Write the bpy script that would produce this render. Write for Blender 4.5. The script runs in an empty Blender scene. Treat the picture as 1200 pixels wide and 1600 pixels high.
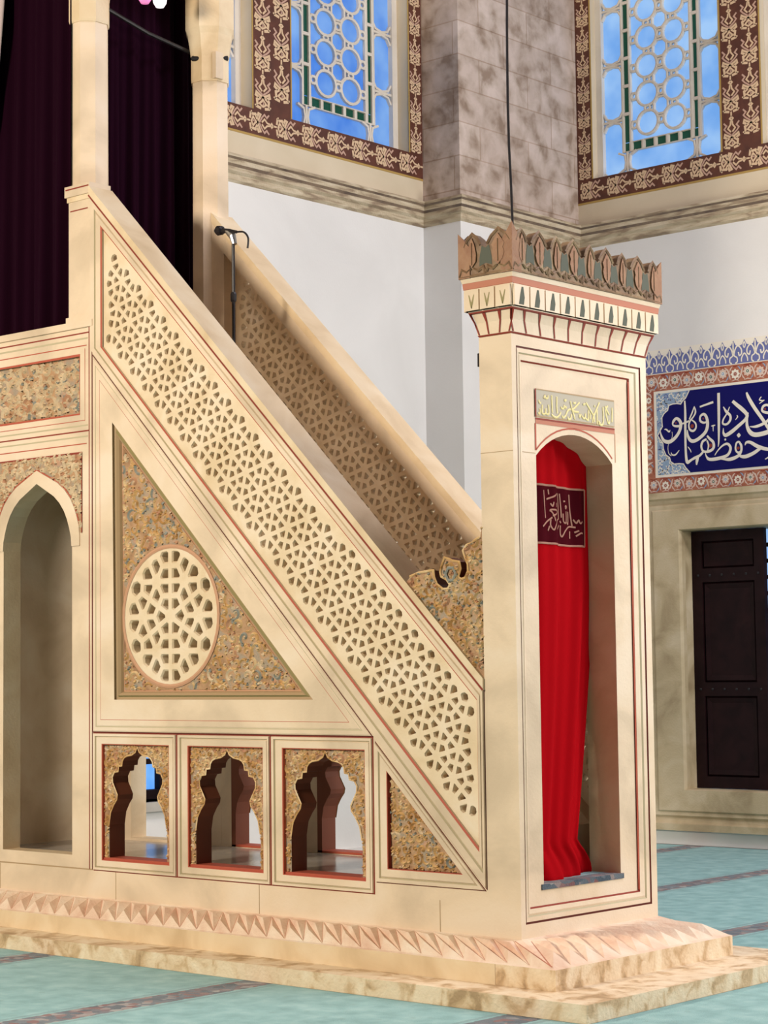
import bpy, bmesh, math, random
from math import sin, cos, pi, sqrt, floor, hypot, atan2
from mathutils import Vector, Matrix
from mathutils.geometry import tessellate_polygon

sc = bpy.context.scene
col = sc.collection

# ------------------------------------------------------------------ camera
cam_d = bpy.data.cameras.new('camera')
cam_d.sensor_fit = 'HORIZONTAL'; cam_d.sensor_width = 36.0
cam_d.lens = 3161.53 / 1200.0 * 36.0
cam_d.clip_end = 200
cam = bpy.data.objects.new('camera', cam_d); col.objects.link(cam)
Rv = Vector((0.74905348, 0.66239495, -0.01232116))
Uv = Vector((0.06089208, -0.05031554, 0.99687537))
Fv = Vector((-0.65970527, 0.74746322, 0.07802364))
m = Matrix.Identity(4)
for i in range(3):
    m[i][0] = Rv[i]; m[i][1] = Uv[i]; m[i][2] = -Fv[i]
m[0][3], m[1][3], m[2][3] = 5.9488, -7.6857, 1.55
cam.matrix_world = m
sc.camera = cam

# ------------------------------------------------------------------ light and exposure
sc.view_settings.view_transform = 'Standard'
sc.view_settings.look = 'None'
sc.view_settings.gamma = 1.0
sc.view_settings.use_curve_mapping = False
sc.view_settings.exposure = -0.15
W = bpy.data.worlds.new('hall_light'); sc.world = W; W.use_nodes = True
bgn = W.node_tree.nodes['Background']
bgn.inputs[0].default_value = (1.0, 0.90, 0.80, 1); bgn.inputs[1].default_value = 0.07

def area(name, loc, target, size, power, colr):
    d = bpy.data.lights.new(name, 'AREA'); d.shape = 'DISK'; d.size = size; d.energy = power; d.color = colr
    o = bpy.data.objects.new(name, d); col.objects.link(o)
    o.location = loc
    o.rotation_euler = (Vector(target) - Vector(loc)).to_track_quat('-Z', 'Y').to_euler()
    return o
area('chandelier_light', (-2.6, -9.0, 5.0), (-1.5, 0, 2.0), 1.3, 960, (1.0, 0.87, 0.70))
area('dome_daylight', (6.5, 3.6, 8.5), (-3.5, 6, 3.5), 3.0, 330, (1.0, 0.97, 0.98))
area('far_aisle_light', (4.5, 4.6, 3.6), (-2.6, 2.6, 3.0), 1.5, 260, (1.0, 0.95, 0.90))
area('high_dome_light', (3.6, 1.6, 11.0), (-0.4, 0.6, 1.5), 2.2, 480, (0.92, 0.88, 1.0))
area('nave_lamp_light', (7.5, 1.0, 2.4), (0, 0.6, 1.6), 1.6, 190, (1.0, 0.90, 0.76))
area('rear_bay_light', (-2.0, 4.0, 7.5), (-3.8, 5.0, 2.0), 1.2, 25, (1.0, 0.96, 0.95))

# ------------------------------------------------------------------ materials
def nodes(name):
    mt = bpy.data.materials.new(name); mt.use_nodes = True
    nt = mt.node_tree; return mt, nt, nt.nodes['Principled BSDF']
def ramp(nt, stops):
    r = nt.nodes.new('ShaderNodeValToRGB'); e = r.color_ramp.elements
    while len(e) > 1: e.remove(e[-1])
    e[0].position = stops[0][0]; e[0].color = (*stops[0][1], 1)
    for p, c in stops[1:]:
        k = e.new(p); k.color = (*c, 1)
    return r
def tex(nt, kind, **kw):
    t = nt.nodes.new(kind)
    for k, v in kw.items():
        if k in t.inputs: t.inputs[k].default_value = v
    return t
def stone(name, stops, scale=2.5, rough=0.55, bump=0.15, bscale=60, detail=6, stretch=(1, 1, 1), distort=0.6):
    mt, nt, p = nodes(name); L = nt.links.new
    co = nt.nodes.new('ShaderNodeTexCoord'); mp = nt.nodes.new('ShaderNodeMapping'); mp.inputs['Scale'].default_value = stretch
    L(co.outputs['Object'], mp.inputs[0])
    n = tex(nt, 'ShaderNodeTexNoise', Scale=scale, Detail=detail, Distortion=distort); L(mp.outputs[0], n.inputs['Vector'])
    r = ramp(nt, stops); L(n.outputs['Fac'], r.inputs[0]); L(r.outputs[0], p.inputs['Base Color'])
    p.inputs['Roughness'].default_value = rough
    if bump:
        n2 = tex(nt, 'ShaderNodeTexNoise', Scale=bscale, Detail=4); L(co.outputs['Object'], n2.inputs['Vector'])
        b = nt.nodes.new('ShaderNodeBump'); b.inputs['Strength'].default_value = bump; b.inputs['Distance'].default_value = 0.01
        L(n2.outputs['Fac'], b.inputs['Height']); L(b.outputs[0], p.inputs['Normal'])
    return mt
def flat(name, c, rough=0.6, metal=0.0, emit=None, es=1.0, spec=0.3):
    mt, nt, p = nodes(name); p.inputs['Base Color'].default_value = (*c, 1); p.inputs['Roughness'].default_value = rough
    p.inputs['Metallic'].default_value = metal; p.inputs['Specular IOR Level'].default_value = spec
    if emit: p.inputs['Emission Color'].default_value = (*emit, 1); p.inputs['Emission Strength'].default_value = es
    return mt
def velvet(name, c, sheen=0.5, sc_=(1, 1, 1)):
    mt, nt, p = nodes(name); L = nt.links.new
    p.inputs['Base Color'].default_value = (*c, 1); p.inputs['Roughness'].default_value = 0.9
    p.inputs['Specular IOR Level'].default_value = 0.05; p.inputs['Sheen Weight'].default_value = sheen; p.inputs['Sheen Tint'].default_value = (*[min(1, x * 3 + .02) for x in c], 1)
    return mt
M = {}
M['marble'] = stone('cream_marble', [(0.28, (0.54, 0.42, 0.29)), (0.42, (0.66, 0.52, 0.37)), (0.52, (0.76, 0.60, 0.43)), (0.7, (0.82, 0.68, 0.53))], 1.6, detail=8, stretch=(1, 1, 1.3))
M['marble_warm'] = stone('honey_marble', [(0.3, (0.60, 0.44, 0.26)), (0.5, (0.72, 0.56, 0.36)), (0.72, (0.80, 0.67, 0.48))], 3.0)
M['lattice'] = stone('lattice_marble', [(0.3, (0.70, 0.54, 0.34)), (0.55, (0.79, 0.64, 0.45)), (0.75, (0.83, 0.70, 0.54))], 5.0, bump=0.25)
M['pinkstone'] = stone('pinkish_plinth_stone', [(0.3, (0.70, 0.46, 0.33)), (0.5, (0.80, 0.60, 0.45)), (0.7, (0.84, 0.70, 0.56))], 6.0, bump=0.4)
M['veined'] = stone('veined_breccia', [(0.33, (0.42, 0.28, 0.15)), (0.42, (0.62, 0.44, 0.26)), (0.50, (0.76, 0.60, 0.41)), (0.7, (0.84, 0.71, 0.53))], 9.0, bump=0.5, detail=12, stretch=(1, 1, 0.7), distort=0.7)
M['red'] = flat('oxblood_paint', (0.26, 0.035, 0.02)); M['dark'] = flat('dark_red_paint', (0.12, 0.02, 0.012))
M['brightred'] = flat('vermilion_paint', (0.45, 0.09, 0.05)); M['green'] = flat('faded_green_paint', (0.50, 0.43, 0.28))
M['olive'] = flat('olive_moulding', (0.32, 0.27, 0.12)); M['brownmould'] = flat('brown_moulding', (0.42, 0.29, 0.16))
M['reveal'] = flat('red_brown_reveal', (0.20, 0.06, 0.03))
M['gold'] = stone('gilded_carving', [(0.35, (0.50, 0.27, 0.09)), (0.5, (0.66, 0.42, 0.18)), (0.65, (0.76, 0.57, 0.33))], 9, bump=0.2)
M['creamcarve'] = stone('cream_carving', [(0.3, (0.62, 0.46, 0.28)), (0.6, (0.76, 0.61, 0.42))], 9, bump=0.2)
M['blue_relief'] = flat('faded_blue_paint', (0.30, 0.31, 0.28)); M['pinkcarve'] = flat('faded_rose_paint', (0.55, 0.30, 0.18))
M['carveground'] = stone('carved_ground', [(0.3, (0.28, 0.15, 0.07)), (0.5, (0.46, 0.27, 0.14)), (0.60, (0.33, 0.27, 0.20)), (0.72, (0.50, 0.28, 0.17))], 7, bump=0.6, bscale=90)
M['plaster'] = stone('white_plaster', [(0.3, (0.70, 0.68, 0.66)), (0.7, (0.77, 0.75, 0.73))], 1.2, rough=0.8, bump=0.08)
M['creamwall'] = stone('cream_plaster', [(0.3, (0.60, 0.50, 0.35)), (0.7, (0.68, 0.58, 0.43))], 1.5, rough=0.8, bump=0.08)
M['cornice'] = stone('weathered_cornice', [(0.35, (0.28, 0.20, 0.13)), (0.5, (0.50, 0.40, 0.27)), (0.65, (0.62, 0.52, 0.38))], 4, bump=0.5, stretch=(1, 1, 6))
M['cornice_dark'] = stone('dark_brown_cornice', [(0.35, (0.12, 0.08, 0.06)), (0.65, (0.26, 0.18, 0.12))], 5, bump=0.3)  # darker brown tone for the thin lines along the cornice
M['frame_stone'] = stone('grey_brown_stone', [(0.3, (0.34, 0.25, 0.14)), (0.5, (0.52, 0.41, 0.25)), (0.7, (0.64, 0.53, 0.37))], 3, bump=0.3)
M['wood'] = stone('dark_shutter_wood', [(0.3, (0.008, 0.002, 0.003)), (0.7, (0.018, 0.005, 0.006))], 6, rough=0.55, bump=0.1)
M['wood'].node_tree.nodes['Principled BSDF'].inputs['Specular IOR Level'].default_value = 0.15
M['iron'] = flat('black_iron', (0.012, 0.01, 0.012), 0.4)
M['chrome'] = flat('silver_metal', (0.6, 0.6, 0.6), 0.3, 1.0)
M['mosque_purple'] = velvet('dark_purple_velvet', (0.011, 0.0008, 0.006), 0.0)
M['redvelvet'] = velvet('red_velvet', (0.36, 0.0012, 0.005), 0.0)
M['sheer'] = velvet('pale_lilac_cloth', (0.55, 0.44, 0.44), 0.3)
M['paleline'] = flat('dull_gold_thread', (0.36, 0.17, 0.12), 0.6)
M['gilt'] = flat('pale_gilt_letters', (0.86, 0.74, 0.36), 0.4)
M['plate'] = flat('grey_inscription_ground', (0.48, 0.43, 0.34))
M['border_brown'] = stone('painted_brown_ground', [(0.3, (0.065, 0.018, 0.010)), (0.7, (0.12, 0.035, 0.018))], 8, bump=0)
M['border_cream'] = flat('painted_cream_motif', (0.66, 0.47, 0.30))
M['border_pink'] = flat('painted_rose_motif', (0.52, 0.33, 0.25))
M['ochre'] = flat('ochre_paint_line', (0.42, 0.27, 0.08))
M['navy'] = flat('navy_glazed_tile', (0.002, 0.002, 0.10), 0.3, spec=.12)
M['white_glaze'] = flat('white_glaze', (0.80, 0.74, 0.64), 0.3)
M['tile_red'] = stone('red_glazed_ground', [(0.3, (0.28, 0.05, 0.03)), (0.6, (0.42, 0.14, 0.07))], 12, rough=0.35, bump=0)
M['tile_rust'] = flat('rust_glaze', (0.25, 0.03, 0.01), 0.3)
M['tile_blue'] = flat('cobalt_glaze', (0.13, 0.15, 0.36), 0.3)
M['tile_sky'] = flat('pale_blue_glaze', (0.26, 0.36, 0.50), 0.3)
M['tile_green'] = flat('dark_green_glaze', (0.05, 0.11, 0.09), 0.3)
M['tile_pinkwhite'] = flat('rose_white_glaze', (0.66, 0.50, 0.42), 0.3)
M['tracery'] = stone('plaster_tracery', [(0.3, (0.62, 0.56, 0.48)), (0.7, (0.72, 0.66, 0.58))], 4, bump=0.1)
M['greenglass'] = flat('dark_green_glass', (0.01, 0.05, 0.03), 0.15, emit=(0.0, 0.05, 0.03), es=0.5)
M['merlon'] = stone('tan_merlon', [(0.3, (0.14, 0.075, 0.035)), (0.5, (0.23, 0.135, 0.07)), (0.7, (0.33, 0.23, 0.12))], 9, bump=0.4)
M['merlon_in'] = stone('rose_leaf_paint', [(0.3, (0.24, 0.10, 0.045)), (0.7, (0.33, 0.17, 0.085))], 12, bump=0.3)
M['merlon_green'] = flat('grey_green_paint', (0.085, 0.095, 0.07))
M['corniceband'] = flat('rose_red_band', (0.50, 0.19, 0.12))
M['floor_marble'] = stone('grey_marble_floor', [(0.3, (0.36, 0.33, 0.29)), (0.7, (0.50, 0.46, 0.41))], 2, rough=0.18, bump=0.03)

def pane_mat(name, c1, c2, s):
    mt, nt, p = nodes(name); L = nt.links.new
    co = nt.nodes.new('ShaderNodeTexCoord')
    n = tex(nt, 'ShaderNodeTexNoise', Scale=2.2, Detail=3); L(co.outputs['Object'], n.inputs['Vector'])
    r = ramp(nt, [(0.35, c1), (0.65, c2)]); L(n.outputs['Fac'], r.inputs[0])
    L(r.outputs[0], p.inputs['Base Color']); L(r.outputs[0], p.inputs['Emission Color']); p.inputs['Emission Strength'].default_value = s
    p.inputs['Base Color'].default_value = (0.02, 0.05, 0.1, 1); p.inputs['Roughness'].default_value = 0.15
    nt.links.remove(p.inputs['Base Color'].links[0])
    return mt
M['pane_deep'] = pane_mat('daylit_blue_glass', (0.05, 0.20, 0.72), (0.20, 0.40, 0.82), 1.0)
M['pane_pale'] = pane_mat('daylit_pale_blue_glass', (0.17, 0.40, 0.86), (0.38, 0.62, 0.97), 1.0)
M['pane_low'] = pane_mat('daylit_low_glass', (0.10, 0.32, 0.85), (0.42, 0.72, 1.0), 1.3)

def carpet_mat(name, off, period=1.68):
    mt, nt, p = nodes(name); L = nt.links.new
    co = nt.nodes.new('ShaderNodeTexCoord'); sp = nt.nodes.new('ShaderNodeSeparateXYZ'); L(co.outputs['Object'], sp.inputs[0])
    def mth(op, a, b=None, c=None):
        q = nt.nodes.new('ShaderNodeMath'); q.operation = op
        for i, v in enumerate((a, b, c)):
            if v is None: continue
            if isinstance(v, (int, float)): q.inputs[i].default_value = v
            else: L(v, q.inputs[i])
        return q.outputs[0]
    fr = mth('FRACT', mth('DIVIDE', mth('SUBTRACT', sp.outputs[0], off - period / 2 - 16 * period), period))
    d = mth('MULTIPLY', mth('ABSOLUTE', mth('SUBTRACT', fr, 0.5)), period)
    n3 = tex(nt, 'ShaderNodeTexNoise', Scale=25, Detail=3); L(co.outputs['Object'], n3.inputs['Vector'])
    d2 = mth('ADD', d, mth('MULTIPLY', mth('SUBTRACT', n3.outputs['Fac'], 0.5), 0.03))
    band = mth('LESS_THAN', d2, 0.10)
    edge = mth('MULTIPLY', mth('LESS_THAN', d2, 0.15), mth('GREATER_THAN', d2, 0.12))
    n = tex(nt, 'ShaderNodeTexNoise', Scale=8, Detail=12); L(co.outputs['Object'], n.inputs['Vector'])
    r = ramp(nt, [(0.3, (0.14, 0.33, 0.34)), (0.5, (0.20, 0.42, 0.43)), (0.7, (0.28, 0.50, 0.50))]); L(n.outputs['Fac'], r.inputs[0])
    v = tex(nt, 'ShaderNodeTexVoronoi', Scale=22); L(co.outputs['Object'], v.inputs['Vector'])
    rb = ramp(nt, [(0.1, (0.03, 0.06, 0.09)), (0.5, (0.11, 0.14, 0.17)), (0.65, (0.17, 0.05, 0.05)), (0.85, (0.30, 0.30, 0.29))]); L(v.outputs['Color'], rb.inputs[0])
    v2 = tex(nt, 'ShaderNodeTexVoronoi', Scale=7); L(co.outputs['Object'], v2.inputs['Vector'])
    spk = mth('MULTIPLY', mth('LESS_THAN', v2.outputs['Distance'], 0.12), 0.5)
    def mix(f, a, b):
        q = nt.nodes.new('ShaderNodeMix'); q.data_type = 'RGBA'
        L(f, q.inputs['Factor'])
        if isinstance(a, tuple): q.inputs[6].default_value = (*a, 1)
        else: L(a, q.inputs[6])
        if isinstance(b, tuple): q.inputs[7].default_value = (*b, 1)
        else: L(b, q.inputs[7])
        return q.outputs[2]
    c = mix(spk, r.outputs[0], (0.16, 0.32, 0.31))
    c = mix(mth('MULTIPLY', edge, 0.5), c, (0.12, 0.22, 0.24))
    c = mix(band, c, rb.outputs[0]); L(c, p.inputs['Base Color'])
    p.inputs['Roughness'].default_value = 0.95; p.inputs['Sheen Weight'].default_value = 0.2
    n2 = tex(nt, 'ShaderNodeTexNoise', Scale=180, Detail=2); L(co.outputs['Object'], n2.inputs['Vector'])
    b = nt.nodes.new('ShaderNodeBump'); b.inputs['Strength'].default_value = 0.5; b.inputs['Distance'].default_value = 0.01
    L(n2.outputs['Fac'], b.inputs['Height']); L(b.outputs[0], p.inputs['Normal'])
    return mt
M['carpet_front'] = carpet_mat('turquoise_carpet', -1.36); M['carpet_back'] = carpet_mat('turquoise_carpet_behind', -2.12, 1.65)

def pier_mat():
    mt, nt, p = nodes('stained_ashlar'); L = nt.links.new
    co = nt.nodes.new('ShaderNodeTexCoord')
    # joints follow height and horizontal run of the faces
    sp = nt.nodes.new('ShaderNodeSeparateXYZ'); L(co.outputs['Object'], sp.inputs[0])
    ad = nt.nodes.new('ShaderNodeMath'); ad.operation = 'ADD'; L(sp.outputs[0], ad.inputs[0]); L(sp.outputs[1], ad.inputs[1])
    cb = nt.nodes.new('ShaderNodeCombineXYZ'); L(ad.outputs[0], cb.inputs[0]); L(sp.outputs[2], cb.inputs[1])
    br = nt.nodes.new('ShaderNodeTexBrick'); L(cb.outputs[0], br.inputs['Vector'])
    br.inputs['Scale'].default_value = 1.0; br.inputs['Brick Width'].default_value = 0.7; br.inputs['Row Height'].default_value = 0.30
    br.inputs['Mortar Size'].default_value = 0.008; br.inputs['Mortar Smooth'].default_value = 0.6
    br.inputs['Color1'].default_value = (0.56, 0.48, 0.43, 1); br.inputs['Color2'].default_value = (0.47, 0.39, 0.34, 1); br.inputs['Mortar'].default_value = (0.40, 0.31, 0.25, 1)
    n = tex(nt, 'ShaderNodeTexNoise', Scale=5.5, Detail=12, Distortion=0.25); L(co.outputs['Object'], n.inputs['Vector'])
    r = ramp(nt, [(0.33, (0.55, 0.46, 0.38)), (0.47, (0.90, 0.84, 0.78)), (0.65, (1.15, 1.1, 1.08))]); L(n.outputs['Fac'], r.inputs[0])
    mx = nt.nodes.new('ShaderNodeMix'); mx.data_type = 'RGBA'; mx.blend_type = 'MULTIPLY'; mx.inputs['Factor'].default_value = 1
    L(br.outputs['Color'], mx.inputs[6]); L(r.outputs[0], mx.inputs[7]); L(mx.outputs[2], p.inputs['Base Color'])
    p.inputs['Roughness'].default_value = 0.85
    b = nt.nodes.new('ShaderNodeBump'); b.inputs['Strength'].default_value = 0.5; b.inputs['Distance'].default_value = 0.02
    L(n.outputs['Fac'], b.inputs['Height']); L(b.outputs[0], p.inputs['Normal'])
    return mt
M['pier'] = pier_mat()

# ------------------------------------------------------------------ mesh helpers
LOC = {}
def wloc(o):
    return LOC.get(o.name, Vector((0, 0, 0)))
def thing(name, loc, label=None, cat=None, group=None, kind=None):
    o = bpy.data.objects.new(name, None); col.objects.link(o); o.location = loc; o.empty_display_size = 0.1
    LOC[o.name] = Vector(loc); tag(o, label, cat, group, kind); return o
def tag(o, label=None, cat=None, group=None, kind=None):
    if label: o['label'] = label
    if cat: o['category'] = cat
    if group: o['group'] = group
    if kind: o['kind'] = kind
    return o
class MB:
    def __init__(s): s.v = []; s.f = []; s.m = []; s.mats = []
    def mi(s, k):
        if k not in s.mats: s.mats.append(k)
        return s.mats.index(k)
    def add(s, vs, fs, mat):
        b = len(s.v); s.v += [tuple(p) for p in vs]; k = s.mi(mat)
        for f in fs: s.f.append([b + i for i in f]); s.m.append(k)
    def build(s, name, parent=None, smooth=False, label=None, kind=None, loc=None, ang=None):
        me = bpy.data.meshes.new(name)
        base = Vector(loc) if loc is not None else (wloc(parent) if parent else Vector((0, 0, 0)))
        me.from_pydata([(x - base.x, y - base.y, z - base.z) for x, y, z in s.v], [], s.f)
        for k in s.mats: me.materials.append(M[k])
        me.polygons.foreach_set('material_index', s.m)
        me.validate()
        bm = bmesh.new(); bm.from_mesh(me); bmesh.ops.recalc_face_normals(bm, faces=bm.faces); bm.to_mesh(me); bm.free()
        if smooth: me.polygons.foreach_set('use_smooth', [True] * len(me.polygons))
        o = bpy.data.objects.new(name, me); col.objects.link(o)
        if parent:
            o.parent = parent; o.location = base - wloc(parent)
        else: o.location = base
        LOC[o.name] = base
        if label: o['label'] = label
        if kind: o['kind'] = kind
        return o
# plane maps: (u along, v up, w outwards)
FL = lambda u, v, w: (u, -w, v)                 # near flank of the pulpit
FR = lambda u, v, w: (u, 1.15 + w, v)           # far flank
PF = lambda u, v, w: (w, u, v)                  # portal face
XA, XP, YP, YB = -5.37, -4.95, 5.71, 7.45
WA = lambda u, v, w: (XA + w, u, v)
WB = lambda u, v, w: (u, YB - w, v)
PS = lambda u, v, w: (u, YP - w, v)
PQ = lambda u, v, w: (XP + w, u, v)

def tess(loops):
    return tessellate_polygon([[Vector((p[0], p[1], 0)) for p in l] for l in loops])
def face(mb, mp, outer, w, mat, holes=()):
    loops = [outer] + list(holes); pts = [p for l in loops for p in l]
    mb.add([mp(p[0], p[1], w) for p in pts], [list(t) for t in tess(loops)], mat)
def wall(mb, mp, loop, w0, w1, mat, closed=True):
    n = len(loop); vs = [mp(p[0], p[1], w0) for p in loop] + [mp(p[0], p[1], w1) for p in loop]
    mb.add(vs, [[i, (i + 1) % n, n + (i + 1) % n, n + i] for i in range(n if closed else n - 1)], mat)
def prism(mb, mp, outer, w0, w1, mat, holes=(), side=None, hside=None, back=True):
    face(mb, mp, outer, w1, mat, holes)
    if back: face(mb, mp, outer, w0, side or mat, holes)
    wall(mb, mp, outer, w0, w1, side or mat)
    for h in holes: wall(mb, mp, h, w0, w1, hside or side or mat)
def rect(u0, v0, u1, v1): return [(u0, v0), (u1, v0), (u1, v1), (u0, v1)]
def ringf(mb, mp, a, wa, b, wb, mat):
    n = len(a); vs = [mp(p[0], p[1], wa) for p in a] + [mp(p[0], p[1], wb) for p in b]
    mb.add(vs, [[i, (i + 1) % n, n + (i + 1) % n, n + i] for i in range(n)], mat)
def lerpl(a, b, t): return [(p[0] + (q[0] - p[0]) * t, p[1] + (q[1] - p[1]) * t) for p, q in zip(a, b)]
def steps(mb, mp, A, B, st):
    """concentric mouldings between loops A and B; st = [(t, w, mat of the run ending here)]"""
    t0, w0 = st[0][0], st[0][1]
    for t, w, mt in st[1:]:
        ringf(mb, mp, lerpl(A, B, t0), w0, lerpl(A, B, t), w, mt); t0, w0 = t, w
def box(mb, x0, y0, z0, x1, y1, z1, mat):
    vs = [(x, y, z) for x in (x0, x1) for y in (y0, y1) for z in (z0, z1)]
    mb.add(vs, [[0, 1, 3, 2], [4, 6, 7, 5], [0, 4, 5, 1], [2, 3, 7, 6], [0, 2, 6, 4], [1, 5, 7, 3]], mat)
def ribbon(mb, mp, pts, w, ridge, mat, width=None, closed=False, side=0.0):
    """stroke following pts (u,v[,width]); ridge lifts the middle; side = depth of the edges below w"""
    P = [(p[0], p[1], (p[2] if len(p) > 2 else width)) for p in pts]; n = len(P)
    vs = []
    for i in range(n):
        if closed: a, b = P[i - 1], P[(i + 1) % n]
        else: a, b = P[max(i - 1, 0)], P[min(i + 1, n - 1)]
        dx, dy = b[0] - a[0], b[1] - a[1]; L = hypot(dx, dy) or 1e-6
        h = P[i][2] / 2
        if 0 < i < n - 1 or closed:
            p0, p2 = (P[i - 1], P[(i + 1) % n])
            ax, ay = P[i][0] - p0[0], P[i][1] - p0[1]; la = hypot(ax, ay) or 1e-6
            k = (ax * dx + ay * dy) / (la * L); h = h / max(0.6, abs(k))
        nx, ny = -dy / L * h, dx / L * h
        x, y = P[i][0], P[i][1]
        vs += [mp(x + nx, y + ny, w - side), mp(x + nx, y + ny, w), mp(x, y, w + ridge), mp(x - nx, y - ny, w), mp(x - nx, y - ny, w - side)]
    fs = []
    rng = range(n) if closed else range(n - 1)
    for i in rng:
        j = (i + 1) % n
        for k in ((0, 1, 2, 3) if side else (1, 2)):
            fs.append([i * 5 + k, i * 5 + k + 1, j * 5 + k + 1, j * 5 + k])
    if not closed and side:
        fs.append([0, 1, 2, 3, 4]); e = (n - 1) * 5; fs.append([e + 4, e + 3, e + 2, e + 1, e])
    mb.add(vs, fs, mat)
def smoothpts(pts, k=3):
    """Catmull-Rom through pts (any tuple length)"""
    if len(pts) < 3: return pts
    out = []; n = len(pts)
    for i in range(n - 1):
        p0, p1, p2, p3 = pts[max(i - 1, 0)], pts[i], pts[i + 1], pts[min(i + 2, n - 1)]
        for j in range(k):
            t = j / k
            out.append(tuple(0.5 * ((2 * b) + (-a + c) * t + (2 * a - 5 * b + 4 * c - d) * t * t + (-a + 3 * b - 3 * c + d) * t ** 3) for a, b, c, d in zip(p0, p1, p2, p3)))
    out.append(tuple(pts[-1])); return out
def inside(p, poly):
    c = False; n = len(poly)
    for i in range(n):
        x1, y1 = poly[i][:2]; x2, y2 = poly[(i + 1) % n][:2]
        if (y1 > p[1]) != (y2 > p[1]) and p[0] < (x2 - x1) * (p[1] - y1) / (y2 - y1) + x1: c = not c
    return c
def tube(mb, pts, r, mat, n=8, caps=True):
    P = [Vector(p) for p in pts]; rs = r if isinstance(r, (list, tuple)) else [r] * len(P); base = len(mb.v); vs = []; fs = []
    for i, p in enumerate(P):
        t = (P[min(i + 1, len(P) - 1)] - P[max(i - 1, 0)]).normalized()
        a = Vector((0, 0, 1)) if abs(t.z) < 0.9 else Vector((1, 0, 0))
        x = t.cross(a).normalized(); y = t.cross(x)
        for k in range(n):
            an = 2 * pi * k / n; vs.append(p + (x * cos(an) + y * sin(an)) * rs[i])
    for i in range(len(P) - 1):
        for k in range(n): fs.append([i * n + k, i * n + (k + 1) % n, (i + 1) * n + (k + 1) % n, (i + 1) * n + k])
    if caps: fs.append(list(range(n))[::-1]); fs.append([(len(P) - 1) * n + k for k in range(n)])
    mb.add(vs, fs, mat)
def lathe(mb, c, prof, mat, n=16, rot=0.0, sq=(1, 1)):
    vs = []; fs = []
    for r, z in prof:
        for k in range(n):
            a = 2 * pi * (k + rot) / n; vs.append((c[0] + r * cos(a) * sq[0], c[1] + r * sin(a) * sq[1], c[2] + z))
    for i in range(len(prof) - 1):
        for k in range(n): fs.append([i * n + k, i * n + (k + 1) % n, (i + 1) * n + (k + 1) % n, (i + 1) * n + k])
    fs.append(list(range(n))[::-1]); fs.append([(len(prof) - 1) * n + k for k in range(n)])
    mb.add(vs, fs, mat)

# carved foliage: interlacing scrolls and little leaves covering a polygon
def arabesque(mb, mp, poly, w, seed, cell=0.085, mats=('gold', 'creamcarve', 'gold', 'blue_relief', 'pinkcarve'), excl=None, hgt=0.006, lw=0.010):
    rnd = random.Random(seed)
    us = [p[0] for p in poly]; vs_ = [p[1] for p in poly]
    ok = lambda q: inside(q, poly) and not (excl and excl(q))
    def put(pts, mat, wd):
        run = []
        for q in pts:
            if ok(q): run.append(q)
            else:
                if len(run) > 2: ribbon(mb, mp, run, w, hgt, mat)
                run = []
        if len(run) > 2: ribbon(mb, mp, run, w, hgt, mat)
    nu = int((max(us) - min(us)) / cell) + 2; nv = int((max(vs_) - min(vs_)) / cell) + 2
    for i in range(nu):
        for j in range(nv):
            cu = min(us) + (i + 0.5 * (j % 2)) * cell + rnd.uniform(-.15, .15) * cell
            cv = min(vs_) + j * cell + rnd.uniform(-.15, .15) * cell
            hand = 1 if (i + j) % 2 else -1; a0 = rnd.uniform(0, 2 * pi); R = cell * rnd.uniform(.5, .68)
            pts = []
            for k in range(13):
                t = k / 12; a = a0 + hand * t * 5.2; r = R * (1 - t * 0.78)
                pts.append((cu + r * cos(a), cv + r * sin(a), lw * (0.6 + 0.6 * sin(pi * min(1, t + .1)))))
            put(pts, mats[rnd.randrange(len(mats)) if rnd.random() < .45 else 0], lw)
            put([(cu + cell * .07 * cos(a), cv + cell * .07 * sin(a), lw * .9) for a in [x * pi / 3 for x in range(7)]], mats[1], lw)
            for _ in range(3):          # leaves springing off the scroll
                a = rnd.uniform(0, 2 * pi); r = R * rnd.uniform(.7, 1.15); l = cell * rnd.uniform(.18, .34); b = a + hand * rnd.uniform(.4, 1.3)
                x, y = cu + r * cos(a), cv + r * sin(a); wd = lw * rnd.uniform(1.1, 1.9)
                put([(x, y, lw * .3), (x + l * .35 * cos(b), y + l * .35 * sin(b), wd), (x + l * .7 * cos(b + .3), y + l * .7 * sin(b + .3), wd * .8), (x + l * cos(b + .7), y + l * sin(b + .7), lw * .2)], rnd.choice(mats), lw)

# pierced geometric screens: cells round rosette points, each cell left open
def clip(poly, a, b, c):
    """keep a*x+b*y<=c"""
    out = []; n = len(poly)
    for i in range(n):
        p, q = poly[i], poly[(i + 1) % n]; dp = a * p[0] + b * p[1] - c; dq = a * q[0] + b * q[1] - c
        if dp <= 0: out.append(p)
        if (dp < 0 < dq) or (dq < 0 < dp):
            t = dp / (dp - dq); out.append((p[0] + (q[0] - p[0]) * t, p[1] + (q[1] - p[1]) * t))
    return out
def area2(p): return 0.5 * sum(p[i][0] * p[(i + 1) % len(p)][1] - p[(i + 1) % len(p)][0] * p[i][1] for i in range(len(p)))
def clean(p, e=0.0015):
    out = []
    for q in p:
        if not out or hypot(q[0] - out[-1][0], q[1] - out[-1][1]) > e: out.append(q)
    while len(out) > 2 and hypot(out[0][0] - out[-1][0], out[0][1] - out[-1][1]) <= e: out.pop()
    return out
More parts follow.
